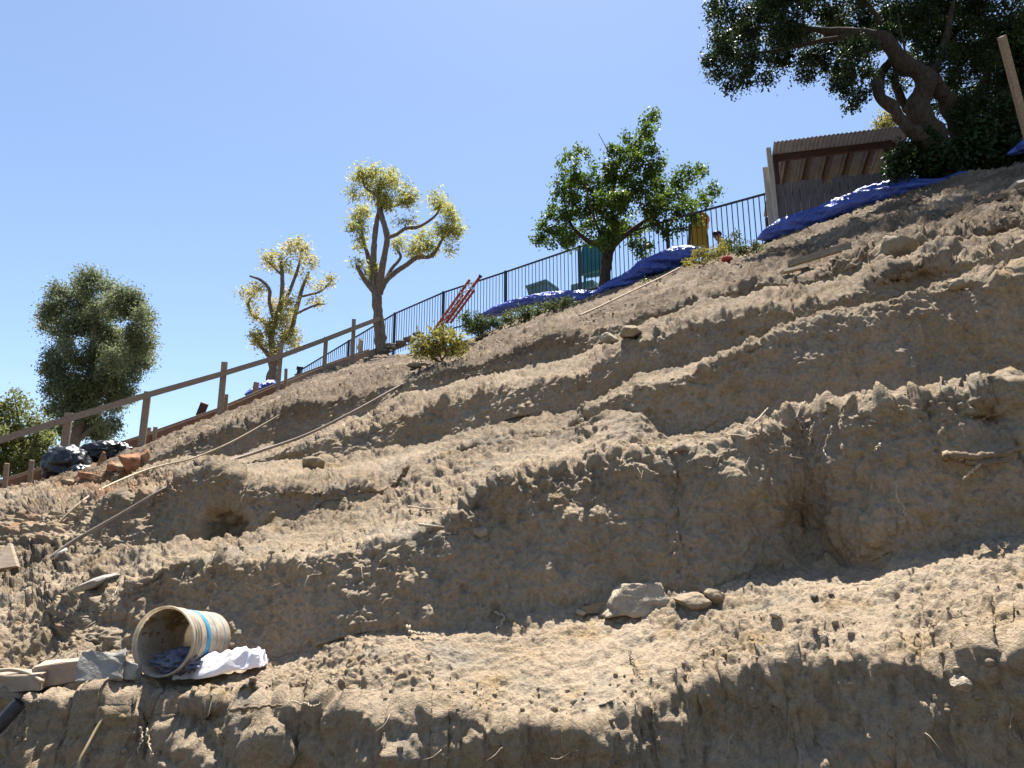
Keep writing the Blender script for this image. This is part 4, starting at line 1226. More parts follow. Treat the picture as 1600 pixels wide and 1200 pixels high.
TOPR, BOTR, BL = 0.152, 0.130, 0.37
rad_at = lambda s: TOPR - (TOPR - BOTR) * s / BL
prof = [(0.36, 0.0), (0.362, rad_at(0.36) - 0.006), (0.30, rad_at(0.30) - 0.004), (0.15, rad_at(0.15) - 0.004), (0.02, rad_at(0.02) - 0.004), (0.002, rad_at(0) - 0.003), (0.0, rad_at(0))]
out = [(0.012, rad_at(0) + 0.004), (0.020, rad_at(.02) + 0.003), (0.024, rad_at(.02))]
for s in (0.040, 0.062, 0.084):
    out += [(s - 0.004, rad_at(s)), (s - 0.003, rad_at(s) + 0.005), (s + 0.003, rad_at(s) + 0.005), (s + 0.004, rad_at(s))]
out += [(0.12, rad_at(.12)), (0.25, rad_at(.25)), (0.362, rad_at(.362)), (BL, rad_at(BL) - 0.005), (BL, 0.0)]
v, f = lathe(prof + out)
body = mesh('body', v, f, BUCKET, bk)
rim = [(0.0035, TOPR + 0.0005), (-0.003, TOPR + 0.001), (-0.003, TOPR + 0.0065), (0.012, TOPR + 0.0075), (0.013, TOPR + 0.0045)]
v, f = lathe(rim)
mesh('rim', v, f, BUCKET, bk)
v, f = lathe([(0.134, rad_at(.134) + 0.0002), (0.134, rad_at(.134) + 0.0010), (0.172, rad_at(.172) + 0.0010), (0.172, rad_at(.172) + 0.0002)])
mesh('blue_band', v, f, BAND, bk)
for s0 in (0.225, 0.305):
    v, f = lathe([(s0, rad_at(s0) + 0.0002), (s0, rad_at(s0) + 0.0008), (s0 + 0.004, rad_at(s0 + .004) + 0.0008), (s0 + 0.004, rad_at(s0 + .004) + 0.0002)])
    mesh('thin_stripe', v, f, BAND, bk)
# dried mud sticking to the inside
ang = np.linspace(-0.9, 4.0, 110)
ss = np.linspace(0.02, 0.355, 44)
A, S = np.meshgrid(ang, ss)
th = 0.008 * np.clip(fbm(np.stack([np.cos(A).ravel() * 3, np.sin(A).ravel() * 3, S.ravel() * 16], -1), 4, 0.6, 77).reshape(A.shape) * 2.0 + 0.15 + 0.7 * np.clip((S - 0.06) / 0.12, -0.3, 1) - 1.3 * np.abs((A - 1.55) / 1.2) ** 2 - 0.10, -0.08, 1.0)
R = np.vectorize(rad_at)(S) - 0.0045 - th
v = oc - axis * S[..., None] + R[..., None] * (np.cos(A)[..., None] * e1 + np.sin(A)[..., None] * e2)
ii = np.arange(A.size).reshape(A.shape)
mesh('mud_crust', v.reshape(-1, 3), np.stack([ii[:-1, :-1], ii[:-1, 1:], ii[1:, 1:], ii[1:, :-1]], -1).reshape(-1, 4), MUD, bk)
dark = lump('rag', oc - axis * 0.15 + np.array((0.035, 0, -0.092)), (0.105, 0.125, 0.045), CLOTH_DARK, 83, ridge=0.30, scale=2.6, ridge2=0.22, ridge3=0.16)
tag(dark, 'crumpled dark slate rag stuffed inside the bucket', 'rag')


nu, nv = 84, 44
U_, V_ = np.meshgrid(np.linspace(0, 1, nu), np.linspace(-1, 1, nv), indexing='ij')
cpath = smooth_path([on(270, 1066), on(305, 1062), on(345, 1058), (on(385, 1048) + on(395, 1044)) / 2, on(412, 1046)], nu)
k5 = np.ones(9) / 9
cpath[:, 2] = np.convolve(np.pad(cpath[:, 2], 4, mode='edge'), k5, 'valid'); cpath[:, 1] = np.convolve(np.pad(cpath[:, 1], 4, mode='edge'), k5, 'valid')
wd_ = np.interp(U_, [0, .08, .3, .6, .85, 1], [.012, .05, .085, .10, .085, .03]) * (1 + 0.25 * n1(U_.ravel() * 100, 13, 131).reshape(U_.shape))
q_ = np.stack([U_.ravel() * 4.2 + 0.5 * V_.ravel(), V_.ravel() * 1.1 - U_.ravel(), np.zeros(U_.size)], -1)
fold_ = 0.030 * (1 - 2 * np.abs(perlin(q_ * 0.9, 132))) + 0.022 * (1 - 2 * np.abs(perlin(q_ * 1.9 + 3.1, 133))) + 0.010 * (1 - 2 * np.abs(perlin(q_ * 4.0, 134))) + 0.004 * perlin(q_ * 9.0, 135)
hump_ = np.interp(U_, [0, .12, .35, .5, .8, 1], [.004, .02, .045, .055, .035, .008])
edge_ = np.clip((1 - np.abs(V_)) / 0.45, 0, 1) ** 0.6 * np.clip(U_ / 0.06, 0, 1) * np.clip((1 - U_) / 0.06, 0, 1)
hh_ = (hump_ + fold_.reshape(U_.shape)) * (0.12 + 0.88 * edge_) + 0.012
vv_ = cpath[:, None, :] + np.stack([0.25 * wd_ * V_ + 0.02 * fold_.reshape(U_.shape), wd_ * V_, hh_ + 0.10 * wd_ * V_], -1)
ii = np.arange(nu * nv).reshape(nu, nv)
o = mesh('rag', vv_.reshape(-1, 3), np.stack([ii[:-1, :-1], ii[1:, :-1], ii[1:, 1:], ii[:-1, 1:]], -1).reshape(-1, 4), CLOTH_WHITE)
so = o.modifiers.new('thickness', 'SOLIDIFY'); so.thickness = 0.004; so.offset = 0
tag(o, 'crumpled white cloth draped on the bank beside the bucket', 'rag')

# cord from below the bucket down the bank
cp = [(222, 1055, 3.50), (200, 1072, 3.36), (183, 1092, 3.28), (168, 1112, 3.22), (150, 1140, 3.16), (135, 1168, 3.10), (124, 1190, 3.06), (116, 1225, 3.02)]
cw = P(*np.array(cp).T)
v, f = tube(smooth_path(cw, 50), 0.0065, 8)
tag(mesh('cord', v, f, CORD), 'ochre cord running from under the bucket down the front bank', 'cord')

# ------------------------------------------------------------------ blocks and stones on the first terrace
def block(name, c, size, rotz, tx, ty, mat, seed, label, cat, group=None, jag=0.0):
    """cuboid block with worn, slightly uneven edges"""
    import bmesh
    bm = bmesh.new()
    bmesh.ops.create_cube(bm, size=1.0)
    bmesh.ops.bevel(bm, geom=bm.edges[:], offset=0.03, segments=2, affect='EDGES')
    bmesh.ops.subdivide_edges(bm, edges=bm.edges[:], cuts=3, use_grid_fill=True)
    v = np.array([q.co[:] for q in bm.verts]); f = [[w.index for w in q.verts] for q in bm.faces]
    bm.free()
    v = v * np.array(size)
    v = v + 0.008 * np.stack([fbm(v * 22, 3, .6, seed), fbm(v * 22, 3, .6, seed + 1), fbm(v * 22, 3, .6, seed + 2)], -1)
    if jag:
        topm = np.clip((v[:, 2] - size[2] * 0.2) / (size[2] * 0.3), 0, 1)
        v[:, 2] += topm * jag * fbm(v * 28, 3, .6, seed + 3)
    R = np.array(Matrix.Rotation(rotz, 3, 'Z') @ Matrix.Rotation(tx, 3, 'X') @ Matrix.Rotation(ty, 3, 'Y'))
    return tag(mesh(name, v @ R.T + np.asarray(c), f, mat, None, False), label, cat, group)


block('masonry_block', on(92, 1066) + np.array((0, .03, .045)), (0.225, 0.13, 0.095), 0.22, 0.05, -0.12, BRICK, 3, 'dusty brown block in the middle of the row left of the bucket', 'block', 'blocks left of the bucket')
block('masonry_block', on(25, 1076) + np.array((0, .03, .03)), (0.24, 0.13, 0.075), 0.10, 0.05, -0.03, BRICK, 4, 'flat dusty block at the left edge with a hose lying on it', 'block', 'blocks left of the bucket')
block('mortar_slab', on(152, 1062) + np.array((0, .02, .05)), (0.185, 0.035, 0.12), 0.18, -0.35, -0.05, SLAB, 5, 'grey slab with crusty mortar edge leaning next to the bucket', 'slab', None, 0.035)
block('mortar_slab', on(190, 1060) + np.array((0, .03, .03)), (0.12, 0.05, 0.07), -0.10, -0.2, 0.12, SLAB, 6, 'low grey-brown slab end half behind the bucket rim', 'slab')
zh = zg(25, 1076) + 0.0
hp = smooth_path(P(*np.array([(-30, 1056, zh), (0, 1052, zh), (20, 1051, zh), (45, 1057, zh), (66, 1070, zh - .04)]).T) + np.array((0, 0, .012)), 24)
v, f = tube(hp, 0.009, 8)
tag(mesh('hose_end', v, f, HOSE), 'short beige hose end lying on the leftmost flat block', 'hose')
mb = MB()
pv = smooth_path(P(*np.array([(-40, 1172, 3.1), (0, 1132, 3.14), (32, 1097, 3.18)]).T), 20)
mb.add(*tube(pv, 0.030, 16, caps=False))
pi = pv[-1]; d_ = unit(pv[-1] - pv[-2])
mb.add(*tube(np.array([pv[-1] - d_ * 0.10, pv[-1]])[::-1], 0.025, 16, caps=False))
tag(mb.build('black_pipe', PIPE_BLACK, None, True), 'stub of black plastic pipe at the lower left edge', 'pipe')

def tapered_rock(name, c, size, top, mat, seed, label, rotz=0.0):
    v, f = None, None
    import bmesh
    bm = bmesh.new()
    bmesh.ops.create_cube(bm, size=1.0)
    bmesh.ops.subdivide_edges(bm, edges=bm.edges[:], cuts=15, use_grid_fill=True)
    v = np.array([q.co[:] for q in bm.verts]); f = [[w.index for w in q.verts] for q in bm.faces]
    bm.free()
    sph = v / np.linalg.norm(v, axis=1)[:, None] * 0.62
    v = 0.85 * v + 0.15 * sph
    t = np.clip(v[:, 2] + 0.5, 0, 1)
    sc = 1 - (1 - top) * t
    v[:, 0] *= sc; v[:, 0] += 0.05 * t; v[:, 1] *= sc
    q = v * 3.0
    v = v * (1 + 0.10 * fbm(q, 4, 0.6, seed) + 0.06 * (1 - 2 * np.abs(perlin(q * 1.3, seed + 9))))[:, None]
    v = v * np.array(size)
    R = np.array(Matrix.Rotation(rotz, 3, 'Z'))
    return tag(mesh(name, v @ R.T + np.asarray(c), f, mat, None, True), label, 'rock')


tapered_rock('boulder', on(996, 952) + np.array((0, .04, .045)), (0.37, 0.22, 0.155), 0.50, STONE, 201, 'large pale angular rock on the first terrace', 0.1)
block('flat_stone', on(930, 955) + np.array((0, .03, .02)), (0.17, 0.12, 0.045), 0.1, 0.05, -0.22, STONE_BROWN, 11, 'flat brown stone leaning on the left of the large pale rock', 'rock')
rock('clod', on(1084, 950) + np.array((0, .03, .03)), (0.10, 0.07, 0.05), STONE_BROWN, 203, 'flat-faced brown clod right of the large pale rock', 'rock')
rock('clod', on(1122, 944) + np.array((0, .03, .03)), (0.065, 0.06, 0.05), STONE_BROWN, 204, 'rough dark clod at the right end of the stones on the first terrace', 'rock', rough=0.10)
rock('pebble', on(907, 957), (0.028, 0.025, 0.02), STONE, 205, 'small pale stone at the left tip of the flat brown stone', 'stone')
for k, (px, py, s, mt, lb) in enumerate([
        (1400, 386, 0.17, STONE_BROWN, 'brown boulder perched on the upper slope below the shed'),
        (1598, 424, 0.07, STONE, 'pale stone on the upper bank at the right edge'),
        (1494, 448, 0.06, STONE_BROWN, 'rounded stone on the upper bank below the brown boulder'),
        (952, 532, 0.075, STONE, 'pale stone on the middle bank below the centre tarp'),
        (986, 524, 0.09, STONE_BROWN, 'rounded brown stone next to the pale stone on the middle bank'),
        (1500, 1072, 0.036, STONE, 'pale round stone stuck in the front bank at lower right'),
        (1212, 962, 0.020, STONE, 'small pale pebble on the first terrace right of the rocks'),
        (1272, 933, 0.017, DARKROCK, 'left one of two dark pebbles on the first terrace'),
        (1298, 931, 0.014, DARKROCK, 'right one of two dark pebbles on the first terrace'),
        (750, 833, 0.035, STONE, 'pale knob of stone sticking out of the second bank'),
        (487, 727, 0.10, STONE_BROWN, 'brown block of earth on the third terrace under the dark pipe')]):
    if k == 0:
        q = on(px, py + 12, 0.07); rock('boulder', q, (0.22, 0.16, 0.13), mt, 220, lb, 'rock', cuts=12)
        continue
    rock('stone', on(px, py, s * 0.2), (s * 1.25, s, s * 0.8), mt, 220 + k, lb, 'stone', rot=k)
for k, (px, py, s) in enumerate([(612, 541, .16), (626, 536, .14), (640, 529, .15), (653, 523, .13), (604, 548, .12)]):
    pos = ['second from the tree', 'middle one', 'second from the right', 'rightmost', 'nearest the trunk'][k]
    rock('dark_stone', P(px, py, 20.4), (s * 1.3, s, s * 0.75), DARKROCK, 240 + k, 'dark stone under the iron fence right of the tall pruned tree, ' + pos, 'stone', group='dark stones under the fence')

# pale rags on the slope, red cloth
tag(lump('rag', on(728, 541, .01), (0.20, 0.08, 0.07), STONE, 101, ridge=.25, ridge2=.2), 'pale rag lying below the rounded shrub', 'rag')
tag(lump('rag', on(655, 571, .0), (0.14, 0.08, 0.03), STONE, 104, ridge=.25), 'flat pale scrap on the slope left of the rounded shrub', 'scrap')
tag(lump('rag', on(1136, 406, .01), (0.075, 0.06, 0.04), REDCLOTH, 107, ridge=.2), 'small red cloth at the edge of the weeds', 'cloth')

# ------------------------------------------------------------------ pipe and hose lines on the slope
def line_on(name, label, cat, pts_, r, mat, lift, n=120, sides=8):
    w = []
    for q in pts_:
        z = q[2] if len(q) > 2 else zg(q[0], q[1]) - 0.03
        w.append(P(q[0], q[1], z))
    w = np.array(w); w[:, 2] += lift
    s = smooth_path(w, n)
    v, f = tube(s, r, sides)
    return tag(mesh(name, v, f, mat), label, cat)


line_on('hose', 'thin beige hose snaking down the left of the slope', 'hose', [(-60, 945, 5.3), (0, 897, 5.6), (35, 868, 5.9), (75, 836, 6.1), (140, 778, 6.5), (215, 742, 7.6), (262, 728, 8.0), (300, 719, 8.2), (360, 694, 8.6), (430, 655, 9.1), (470, 632, 9.25), (520, 615, 9.9), (580, 597, 10.8), (650, 570, 13.0), (700, 552, 15.0)], 0.010, HOSE, 0.02)
dp = line_on('drain_pipe', 'long dark brown pipe lying diagonally down the left slope', 'pipe', [(-60, 945, 5.0), (0, 921, 5.2), (45, 898, 5.35), (110, 852, 5.6), (190, 806, 5.75), (260, 765, 5.9), (300, 748, 6.3), (350, 725, 7.2), (400, 709, 7.6), (480, 681, 7.95), (560, 641, 8.3), (625, 605, 8.7), (690, 574, 9.3), (745, 546, 13.0)], 0.016, PIPE_BROWN, 0.015)
v, f = tube(P(*np.array([(86, 873, 5.46), (105, 862, 5.52)]).T) + np.array((0, 0, .015)), 0.0185, 10)
mesh('pale_coupling', v, f, POST_GREY, dp)
line_on('rope', 'straight pale rope on the slope under the centre tarp', 'rope', [(905, 497), (935, 484), (985, 460), (1030, 438), (1062, 421)], 0.013, HOSE, 0.035, 60)

# boards half buried in the slope
def board(label, a, b, w, t, mat, name='board', lift=0.02, side=None):
    pa, pb = on(*a, lift), on(*b, lift)
    v, f = beam(pa, pb, t, w, side if side is not None else (0.1, -1, 0.2))
    return tag(mesh(name, v, f, mat, None, False), label, 'board')


board('long weathered board half buried below the shed tarp', (1232, 416), (1330, 386), 0.075, 0.03, STONE_BROWN)
board('short pale board splinter under the long half-buried board', (1222, 428), (1262, 419), 0.03, 0.05, ROOT)
board('thin dark plank lying across the upper right slope', (1478, 338), (1604, 300), 0.05, 0.04, ROOT_DARK)
board('pale board end at the right edge of the upper slope', (1582, 294), (1612, 286), 0.03, 0.12, POST_GREY)
q = [P(-12, 890, 5.55), P(26, 884, 5.6), P(15, 848, 5.75), P(-12, 872, 5.65)]
off = np.array((0.01, 0.03, -0.01))
tag(mesh('plywood_scrap', q + [a + off for a in q], [(0, 1, 2, 3), (7, 6, 5, 4), (0, 4, 5, 1), (1, 5, 6, 2), (2, 6, 7, 3), (3, 7, 4, 0)], WOOD, None, False), 'tan plywood scrap at the left edge under the beige hose', 'plywood')
rock('slate_slab', on(150, 916, 0.02), (0.14, 0.11, 0.03), SLAB, 260, 'flat grey slab at the left end of the second bank', 'slab', rot=0.3, tilt=-0.35)

# tall stake at the right edge
v, f = beam(P(1622, 275, 9.9), P(1565, 57, 9.5), 0.085, 0.06, (1, 0.2, 0))
tag(mesh('timber_stake', v, f, WOOD, None, False), 'tall leaning timber stake at the right edge before the dark tree', 'stake')

# ------------------------------------------------------------------ roots and twigs
def root(px_pts, r, mat, label, name='root', lift=0.008, cat='root', n=24, jit=0.004, seed=0):
    w = np.array([P(a, b, zg(a, b) + (c[0] if c else -0.015)) for (a, b, *c) in px_pts])
    w[:, 2] += lift
    s = smooth_path(w, n)
    rr_ = np.random.default_rng(seed + int(px_pts[0][0]))
    s[1:-1] += rr_.normal(size=(n - 2, 3)) * jit
    v, f = tube(s, np.linspace(r, r * 0.45, n), 6)
    return tag(mesh(name, v, f, mat), label, cat)


root([(1476, 717, -.06), (1490, 714, -.08), (1520, 716, -.05), (1560, 712, -.04), (1605, 700, -.02)], 0.026, ROOT_DARK, 'thick broken root jutting from the second bank at right', n=26)
root([(1505, 722, -.05), (1530, 728, -.05), (1575, 722, -.03)], 0.016, ROOT_DARK, 'second thick root below the broken one on the second bank')
root([(1530, 728, -.05), (1518, 738, -.06), (1504, 752, -.04)], 0.010, ROOT, 'thin root forking down from the thick roots')
root([(1300, 668, -.06), (1294, 685, -.07), (1288, 705, -.07), (1292, 716, -.06), (1306, 723, -.04)], 0.0042, ROOT, 'pale curling rootlet below the lip of the second bank, right one')
root([(1272, 662, -.06), (1267, 680, -.06), (1264, 699, -.05)], 0.004, ROOT, 'pale hanging rootlet below the lip of the second bank, left one')
root([(1402, 752, -.03), (1400, 770, -.04), (1408, 792, -.03), (1416, 808, -.03), (1405, 822, -.02)], 0.003, ROOT, 'fine wiggly rootlet low on the second bank at right')
root([(1376, 694, -.06), (1372, 700, -.09), (1366, 707, -.05)], 0.005, ROOT, 'short pale root stub on the face of the second bank')
root([(1175, 667, -.05), (1186, 655, -.10), (1200, 639, -.14)], 0.006, ROOT, 'straight pale stick poking up from the second terrace', 'stick', cat='stick', jit=0.001)
root([(1165, 735, -.05), (1168, 725, -.09), (1172, 717, -.11)], 0.007, ROOT, 'short pale stub at the crack of the second bank', 'stick', cat='stick', jit=0.001)
root([(1566, 868, -.02), (1564, 850, .0), (1570, 838, .0)], 0.006, ROOT_DARK, 'small dark twig standing on the first terrace at far right', 'twig', cat='twig', lift=0.0)
root([(1223, 900, 0), (1224, 882, -.02)], 0.004, ROOT_DARK, 'thin dark twig standing on the first terrace by the hollow', 'twig', cat='twig')
root([(985, 1018, 0), (990, 1040, -.01), (1004, 1058, -.01)], 0.004, ROOT_DARK, 'dark bent twig on the lip of the front bank', 'twig', cat='twig')
root([(634, 978, 0), (640, 988, -.02), (655, 993, -.01), (672, 992, 0)], 0.008, ROOT, 'forked pale root on the first terrace edge', cat='root')
root([(774, 960, 0), (788, 967, -.01), (776, 985, 0)], 0.006, ROOT, 'bent twig on the first terrace left of the rocks', 'twig', cat='twig')
root([(638, 793, -.02), (670, 797, -.04), (708, 797, -.02)], 0.005, ROOT, 'thin pale stick lying across the second bank', 'stick', cat='stick', jit=0.001)
root([(655, 822, -.03), (675, 824, -.04), (694, 826, -.03)], 0.009, ROOT, 'short thick stick on the second bank below the thin one', 'stick', cat='stick', jit=0.001)
root([(455, 1098, -.02), (478, 1102, -.05), (486, 1108, -.06), (500, 1100, -.05)], 0.004, ROOT, 'curly pale rootlet on the front bank right of the white cloth')
root([(218, 1140, -.03), (222, 1150, -.04), (219, 1165, -.04), (216, 1180, -.03)], 0.005, ROOT, 'left one of two pale rootlets below the bucket')
root([(229, 1141, -.03), (231, 1160, -.04), (236, 1180, -.03), (238, 1187, -.03)], 0.004, ROOT, 'right one of two pale rootlets below the bucket')
root([(360, 1113, -.02), (400, 1108, -.04), (440, 1105, -.02)], 0.010, ROOT_DARK, 'dark root lying across the front bank below the white cloth', cat='root')
root([(1208, 1108, -.02), (1212, 1130, -.04), (1214, 1160, -.04), (1218, 1205, -.02)], 0.006, ROOT_DARK, 'dark root hanging down the front bank at right')
root([(745, 1082, -.02), (750, 1095, -.03), (757, 1086, -.02)], 0.003, ROOT, 'fine rootlet on the lip of the front bank')
root([(895, 1190, -.02), (905, 1177, -.03)], 0.003, ROOT, 'tiny pale rootlet low on the front bank')
root([(1185, 681, -.02), (1165, 683, -.02), (1055, 683, 0)], 0.006, ROOT, 'pale root along the foot of the third bank')
root([(265, 757, -.05), (272, 768, -.08), (285, 770, -.06)], 0.008, ROOT_DARK, 'dark hooked root hanging on the long pipe', cat='root')
root([(175, 942, 0), (178, 930, -.01), (184, 918, -.01)], 0.005, ROOT, 'pale twig on the rubble left of the second bank', 'twig', cat='twig')

# fine rootlets hanging from the lips: too many and too thin to pick apart
mb = MB()
r_ = np.random.default_rng(99)
cand = np.nonzero(nearband & (lip > 0.2) & (rf > 0.4) & (zcf < 6.5))[0]
for k in r_.choice(cand, 90):
    p = pts2[k] + nor[k] * 0.006
    q = [p]
    dr = nor[k] * 0.5 + np.array((r_.normal() * .5, 0, -0.9))
    for _ in range(4):
        dr = dr + r_.normal(size=3) * 0.45
        q.append(q[-1] + unit(dr) * (0.012 + 0.02 * r_.random()) + nor[k] * 0.003)
    mb.add(*tube(np.array(q), np.linspace(0.0018, 0.0007, 5), 4))
tag(mb.build('fine_rootlets', ROOT, None, True), 'fine pale rootlets hanging from the cut banks', 'rootlets', kind='stuff')

# ------------------------------------------------------------------ ladder leaning on the fence
lad = empty('extension_ladder', P(690, 512, 19.6), 'red extension ladder leaning against the iron fence', 'ladder')
A0, A1 = P(678, 516, 19.9), P(734, 437, 19.9)
B0, B1 = P(697, 505, 19.3), P(751, 431, 19.3)
for a, b in ((A0, A1), (B0, B1)):
    v, f = beam(a, b, 0.03, 0.07, B0 - A0)
    mesh('side_rail', v, f, LADDER, lad, False)
nrm = unit(np.cross(A1 - A0, B0 - A0)); nrm = nrm if nrm[1] < 0 else -nrm
for a, b in ((A0, A1), (B0, B1)):
    o_ = nrm * -0.09
    v, f = beam(a + (b - a) * 0.04 + o_, a + (b - a) * 0.74 + o_, 0.03, 0.06, B0 - A0)
    mesh('fly_rail', v, f, LADDER, lad, False)
for k in range(6):
    t = 0.10 + 0.155 * k
    v, f = tube(np.array([A0 + (A1 - A0) * t, B0 + (B1 - B0) * t]), 0.016, 8)
    mesh('rung', v, f, ALU, lad)
for (a, b) in ((A0, A1), (B0, B1)):
    v, f = beam(a + (b - a) * 0.72, a + (b - a) * 0.76, 0.06, 0.11, B0 - A0)
    mesh('bracket', v, f, ALU, lad, False)
v, f = beam(B0 + (B1 - B0) * 0.975, B0 + (B1 - B0) * 1.01, 0.042, 0.092, B0 - A0)
mesh('end_cap', v, f, IRON, lad, False)

# ------------------------------------------------------------------ things in the yard behind the fence
def rounded_slab(corner_px, z, thick, mat, name, parent, inset=0.12, lean=0.0, seg=5):
    """a plate with rounded corners given by its four photo corners (tl, tr, br, bl)"""
    c = [P(a, b, z + (lean if k in (0, 1) else 0)) for k, (a, b) in enumerate(corner_px)]
    ring = []
    for k in range(4):
        p, a, b = c[k], c[k - 1], c[(k + 1) % 4]
        pa = p + (a - p) * inset; pb = p + (b - p) * inset
        for t in np.linspace(0, 1, seg):
            ring.append((1 - t) ** 2 * pa + 2 * t * (1 - t) * p + t * t * pb)
    ring = np.array(ring)
    nn = unit(np.cross(c[1] - c[0], c[3] - c[0])); nn = nn if nn[1] > 0 else -nn
    n = len(ring); cen = ring.mean(0)
    inner = cen + (ring - cen) * 0.94
    v = np.concatenate([inner - nn * 0.012, ring, ring + nn * thick])
    f = [tuple(range(n))]
    for i in range(n):
        j = (i + 1) % n
        f.append((i, n + i, n + j, j)); f.append((n + i, 2 * n + i, 2 * n + j, n + j))
    f.append(tuple(2 * n + i for i in range(n - 1, -1, -1)))
    return mesh(name, v, f, mat, parent, False)


def legs_to_ground(parent, pxs, z, ytop, mat):
    for a in pxs:
        t = P(a, ytop, z); g = min(t[2] - 0.1, 7.2)
        v, f = beam((t[0], t[1], g), t, 0.05, 0.05, (1, 0, 0))
        mesh('leg', v, f, mat, parent, False)


ps = empty('play_house', P(925, 470, 18.3), 'big rounded teal plastic panel behind the fence at the citrus trunk', 'playhouse')
rounded_slab([(909, 384), (946, 372), (944, 420), (905, 429)], 18.2, 0.10, TEAL, 'panel', ps, 0.16, 0.35)
rounded_slab([(911, 426), (944, 418), (940, 431), (914, 434)], 18.4, 0.16, TEAL, 'lower_lip', ps, 0.3)
legs_to_ground(ps, (914, 938), 18.45, 428, TEAL)
tb = empty('storage_box', P(840, 470, 19.5), 'grey-teal plastic box behind the fence, left of the citrus tree', 'box')
bx = [P(822, 446, 19.6), P(852, 437, 19.2), P(858, 455, 19.2), P(826, 464, 19.6)]
dv = np.array((0.35, 0.55, -0.02))
mesh('shell', bx + [q + dv for q in bx], [(0, 1, 2, 3), (7, 6, 5, 4), (0, 4, 5, 1), (1, 5, 6, 2), (2, 6, 7, 3), (3, 7, 4, 0)], TEAL_GREY, tb, False)
bl = [P(820.5, 446.5, 19.55), P(853, 436, 19.15), P(853.5, 439.5, 19.15), P(821, 450, 19.55)]
mesh('lid', bl + [q + dv * 1.06 for q in bl], [(0, 1, 2, 3), (7, 6, 5, 4), (0, 4, 5, 1), (1, 5, 6, 2), (2, 6, 7, 3), (3, 7, 4, 0)], TEAL_GREY, tb, False)
legs_to_ground(tb, (829, 853), 19.5, 458, TEAL_GREY)
tl = empty('storage_box', P(908, 470, 18.8), 'low flat grey-teal box behind the fence under the teal panel', 'box')
bx = [P(892, 445, 18.9), P(926, 437, 18.6), P(930, 447, 18.6), P(892, 456, 18.9)]
mesh('shell', bx + [q + np.array((.3, .45, 0)) for q in bx], [(0, 1, 2, 3), (7, 6, 5, 4), (0, 4, 5, 1), (1, 5, 6, 2), (2, 6, 7, 3), (3, 7, 4, 0)], TEAL_GREY, tl, False)
legs_to_ground(tl, (896, 926), 18.85, 452, TEAL_GREY)

sl = empty('play_slide', P(1095, 392, 16.8), 'yellow plastic play slide with wavy edge behind the fence', 'slide')
edge = [(1080, 392), (1082, 350), (1084, 338), (1090, 333), (1100, 334), (1106, 339), (1107, 346), (1103, 352), (1102, 360), (1105, 368), (1106, 380), (1107, 392)]
rg = smooth_path(P(*np.array([(a, b, 16.8) for a, b in edge]).T), 40)
bk_ = rg + np.array((0.10, 0.35, 0)); n = len(rg)
mesh('side_wall', np.concatenate([rg, bk_]), [tuple(range(n - 1, -1, -1)), tuple(range(n, 2 * n))] + [(i, i + 1, n + i + 1, n + i) for i in range(n - 1)], YELLOW, sl, False)
v, f = tube(rg + np.array((0, -0.01, 0)), 0.022, 8)
mesh('raised_rim', v, f, YELLOW, sl)
lump('orange_knob', P(1104, 344, 16.6), (0.055, 0.05, 0.065), ORANGE, 110, sl, ridge=.03, ridge2=.02, ridge3=0)
v, f = beam(P(1077, 395, 16.9), P(1078, 350, 16.9), 0.06, 0.06, (1, 0, 0))
mesh('support_post', v, f, PLANK, sl, False)

# ------------------------------------------------------------------ person crouching behind the fence
def skin_figure(name, joints, edges, mat, parent=None, sub=2, rootk=0):
    me = bpy.data.meshes.new(name)
    me.from_pydata([tuple(map(float, j[:3])) for j in joints], edges, [])
    me.materials.append(mat)
    o = link(name, me, parent)
    md = o.modifiers.new('skin', 'SKIN')
    md.use_smooth_shade = True
    for k, j in enumerate(joints):
        sv = me.skin_vertices[0].data[k]
        r = j[3]
        sv.radius = (r, r) if np.isscalar(r) else r
        sv.use_root = (k == rootk)
    s = o.modifiers.new('sub', 'SUBSURF'); s.levels = sub; s.render_levels = sub
    return o


SKIN = simple_mat('skin', (0.36, 0.20, 0.14), (0.44, 0.26, 0.19), 6.0, 0.6)
HAIR = simple_mat('black_hair', (0.008, 0.007, 0.007), (0.02, 0.018, 0.017), 40.0, 0.5)
SHIRT = simple_mat('grey_shirt', (0.27, 0.29, 0.33), (0.36, 0.38, 0.43), 9.0, 0.9)
TROUSER = simple_mat('dark_trousers', (0.03, 0.035, 0.05), (0.05, 0.055, 0.07), 9.0, 0.9)
hd = P(1120, 370, 16.4)                     # head centre
gz = hz(hd[0] + .3, hd[1] + 0.3)
o0 = np.array((hd[0] + 0.36, hd[1] + 0.12, gz))
person = empty('person', o0, 'person with black hair and grey shirt bending down behind the fence', 'person')
J = lambda x, y, z, r: (o0[0] + x, o0[1] + y, o0[2] + z, r)
hz0 = hd[2] - gz
hx, hy = hd[0] - o0[0], hd[1] - o0[1]
pel = 0.40
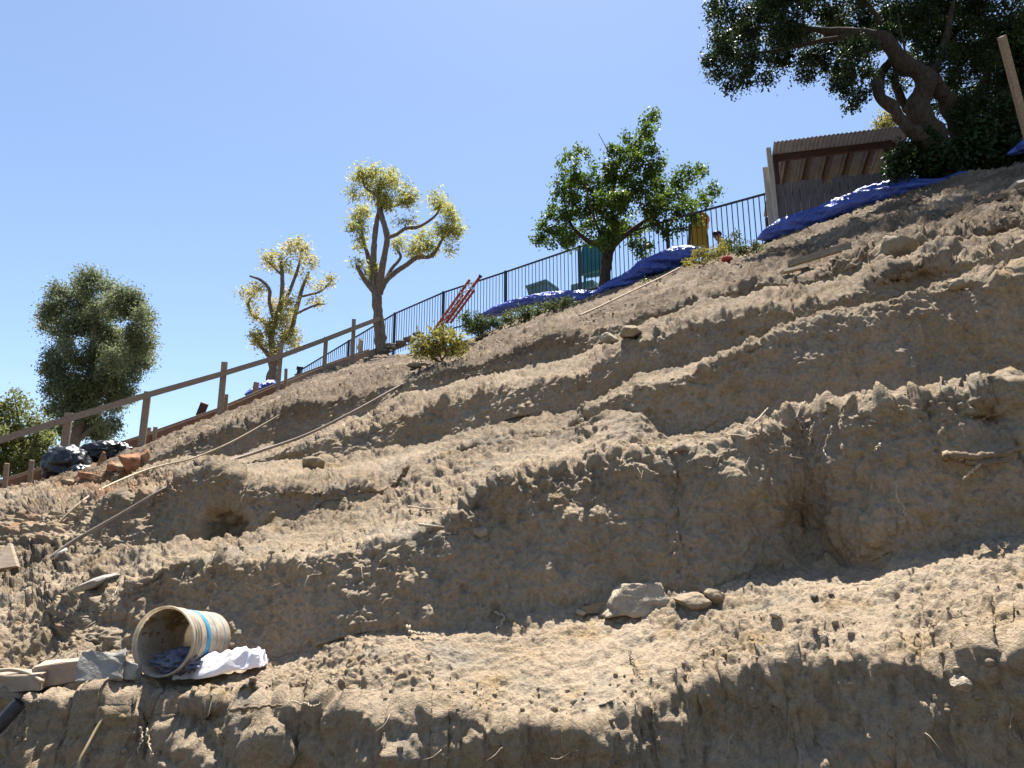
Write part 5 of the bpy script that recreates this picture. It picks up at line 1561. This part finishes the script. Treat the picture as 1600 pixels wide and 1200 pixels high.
joints = [J(0.10, 0.02, pel, (0.13, 0.10)), J(-0.03, 0.0, pel + 0.26, (0.14, 0.10)), J(-0.18, -0.02, hz0 - 0.15, (0.15, 0.10)), J(-0.27, -0.07, hz0 - 0.09, 0.055),
          J(hx + 0.03, hy, hz0 - 0.03, (0.075, 0.08)), J(hx - 0.01, hy, hz0 + 0.05, (0.08, 0.085)),
          J(-0.19, -0.20, hz0 - 0.17, 0.055), J(-0.30, -0.26, hz0 - 0.40, 0.042), J(-0.46, -0.20, hz0 - 0.52, 0.034), J(-0.53, -0.18, hz0 - 0.56, (0.042, 0.02)),
          J(-0.17, 0.18, hz0 - 0.17, 0.055), J(-0.27, 0.24, hz0 - 0.40, 0.042), J(-0.44, 0.20, hz0 - 0.52, 0.034), J(-0.51, 0.18, hz0 - 0.56, (0.042, 0.02)),
          J(0.03, -0.11, pel - 0.03, 0.09), J(-0.30, -0.16, 0.42, 0.065), J(-0.10, -0.15, 0.09, 0.045), J(-0.26, -0.16, 0.045, 0.042),
          J(0.03, 0.12, pel - 0.03, 0.09), J(-0.28, 0.17, 0.40, 0.065), J(-0.08, 0.16, 0.09, 0.045), J(-0.24, 0.17, 0.045, 0.042)]
edges = [(0, 1), (1, 2), (2, 3), (3, 4), (4, 5), (2, 6), (6, 7), (7, 8), (8, 9), (2, 10), (10, 11), (11, 12), (12, 13), (0, 14), (14, 15), (15, 16), (16, 17), (0, 18), (18, 19), (19, 20), (20, 21)]
skin_figure('body', joints, edges, SKIN, person)
g = lambda k, e: (*joints[k][:3], tuple(np.add(joints[k][3], e)) if not np.isscalar(joints[k][3]) else joints[k][3] + e)
skin_figure('shirt', [g(0, .006), g(1, .016), g(2, .016), g(6, .014), g(7, .012), g(10, .014), g(11, .012)], [(0, 1), (1, 2), (2, 3), (3, 4), (2, 5), (5, 6)], SHIRT, person)
skin_figure('trousers', [g(0, .012), g(14, .014), g(15, .014), g(16, .012), g(18, .014), g(19, .014), g(20, .012)], [(0, 1), (1, 2), (2, 3), (0, 4), (4, 5), (5, 6)], TROUSER, person)
lump('hair', hd + np.array((0.012, 0.012, 0.065)), (0.098, 0.10, 0.075), HAIR, 120, person, ridge=.05, scale=3.5, ridge2=.06, ridge3=.04)
lump('nose', hd + np.array((-0.075, -0.055, -0.005)), (0.016, 0.014, 0.02), SKIN, 121, person, ridge=0, ridge2=0, ridge3=0)
for s in (-1, 1):
    lump('ear', hd + np.array((0.03, -0.085 * s, 0.01)), (0.016, 0.012, 0.026), SKIN, 122, person, ridge=0, ridge2=0, ridge3=0)
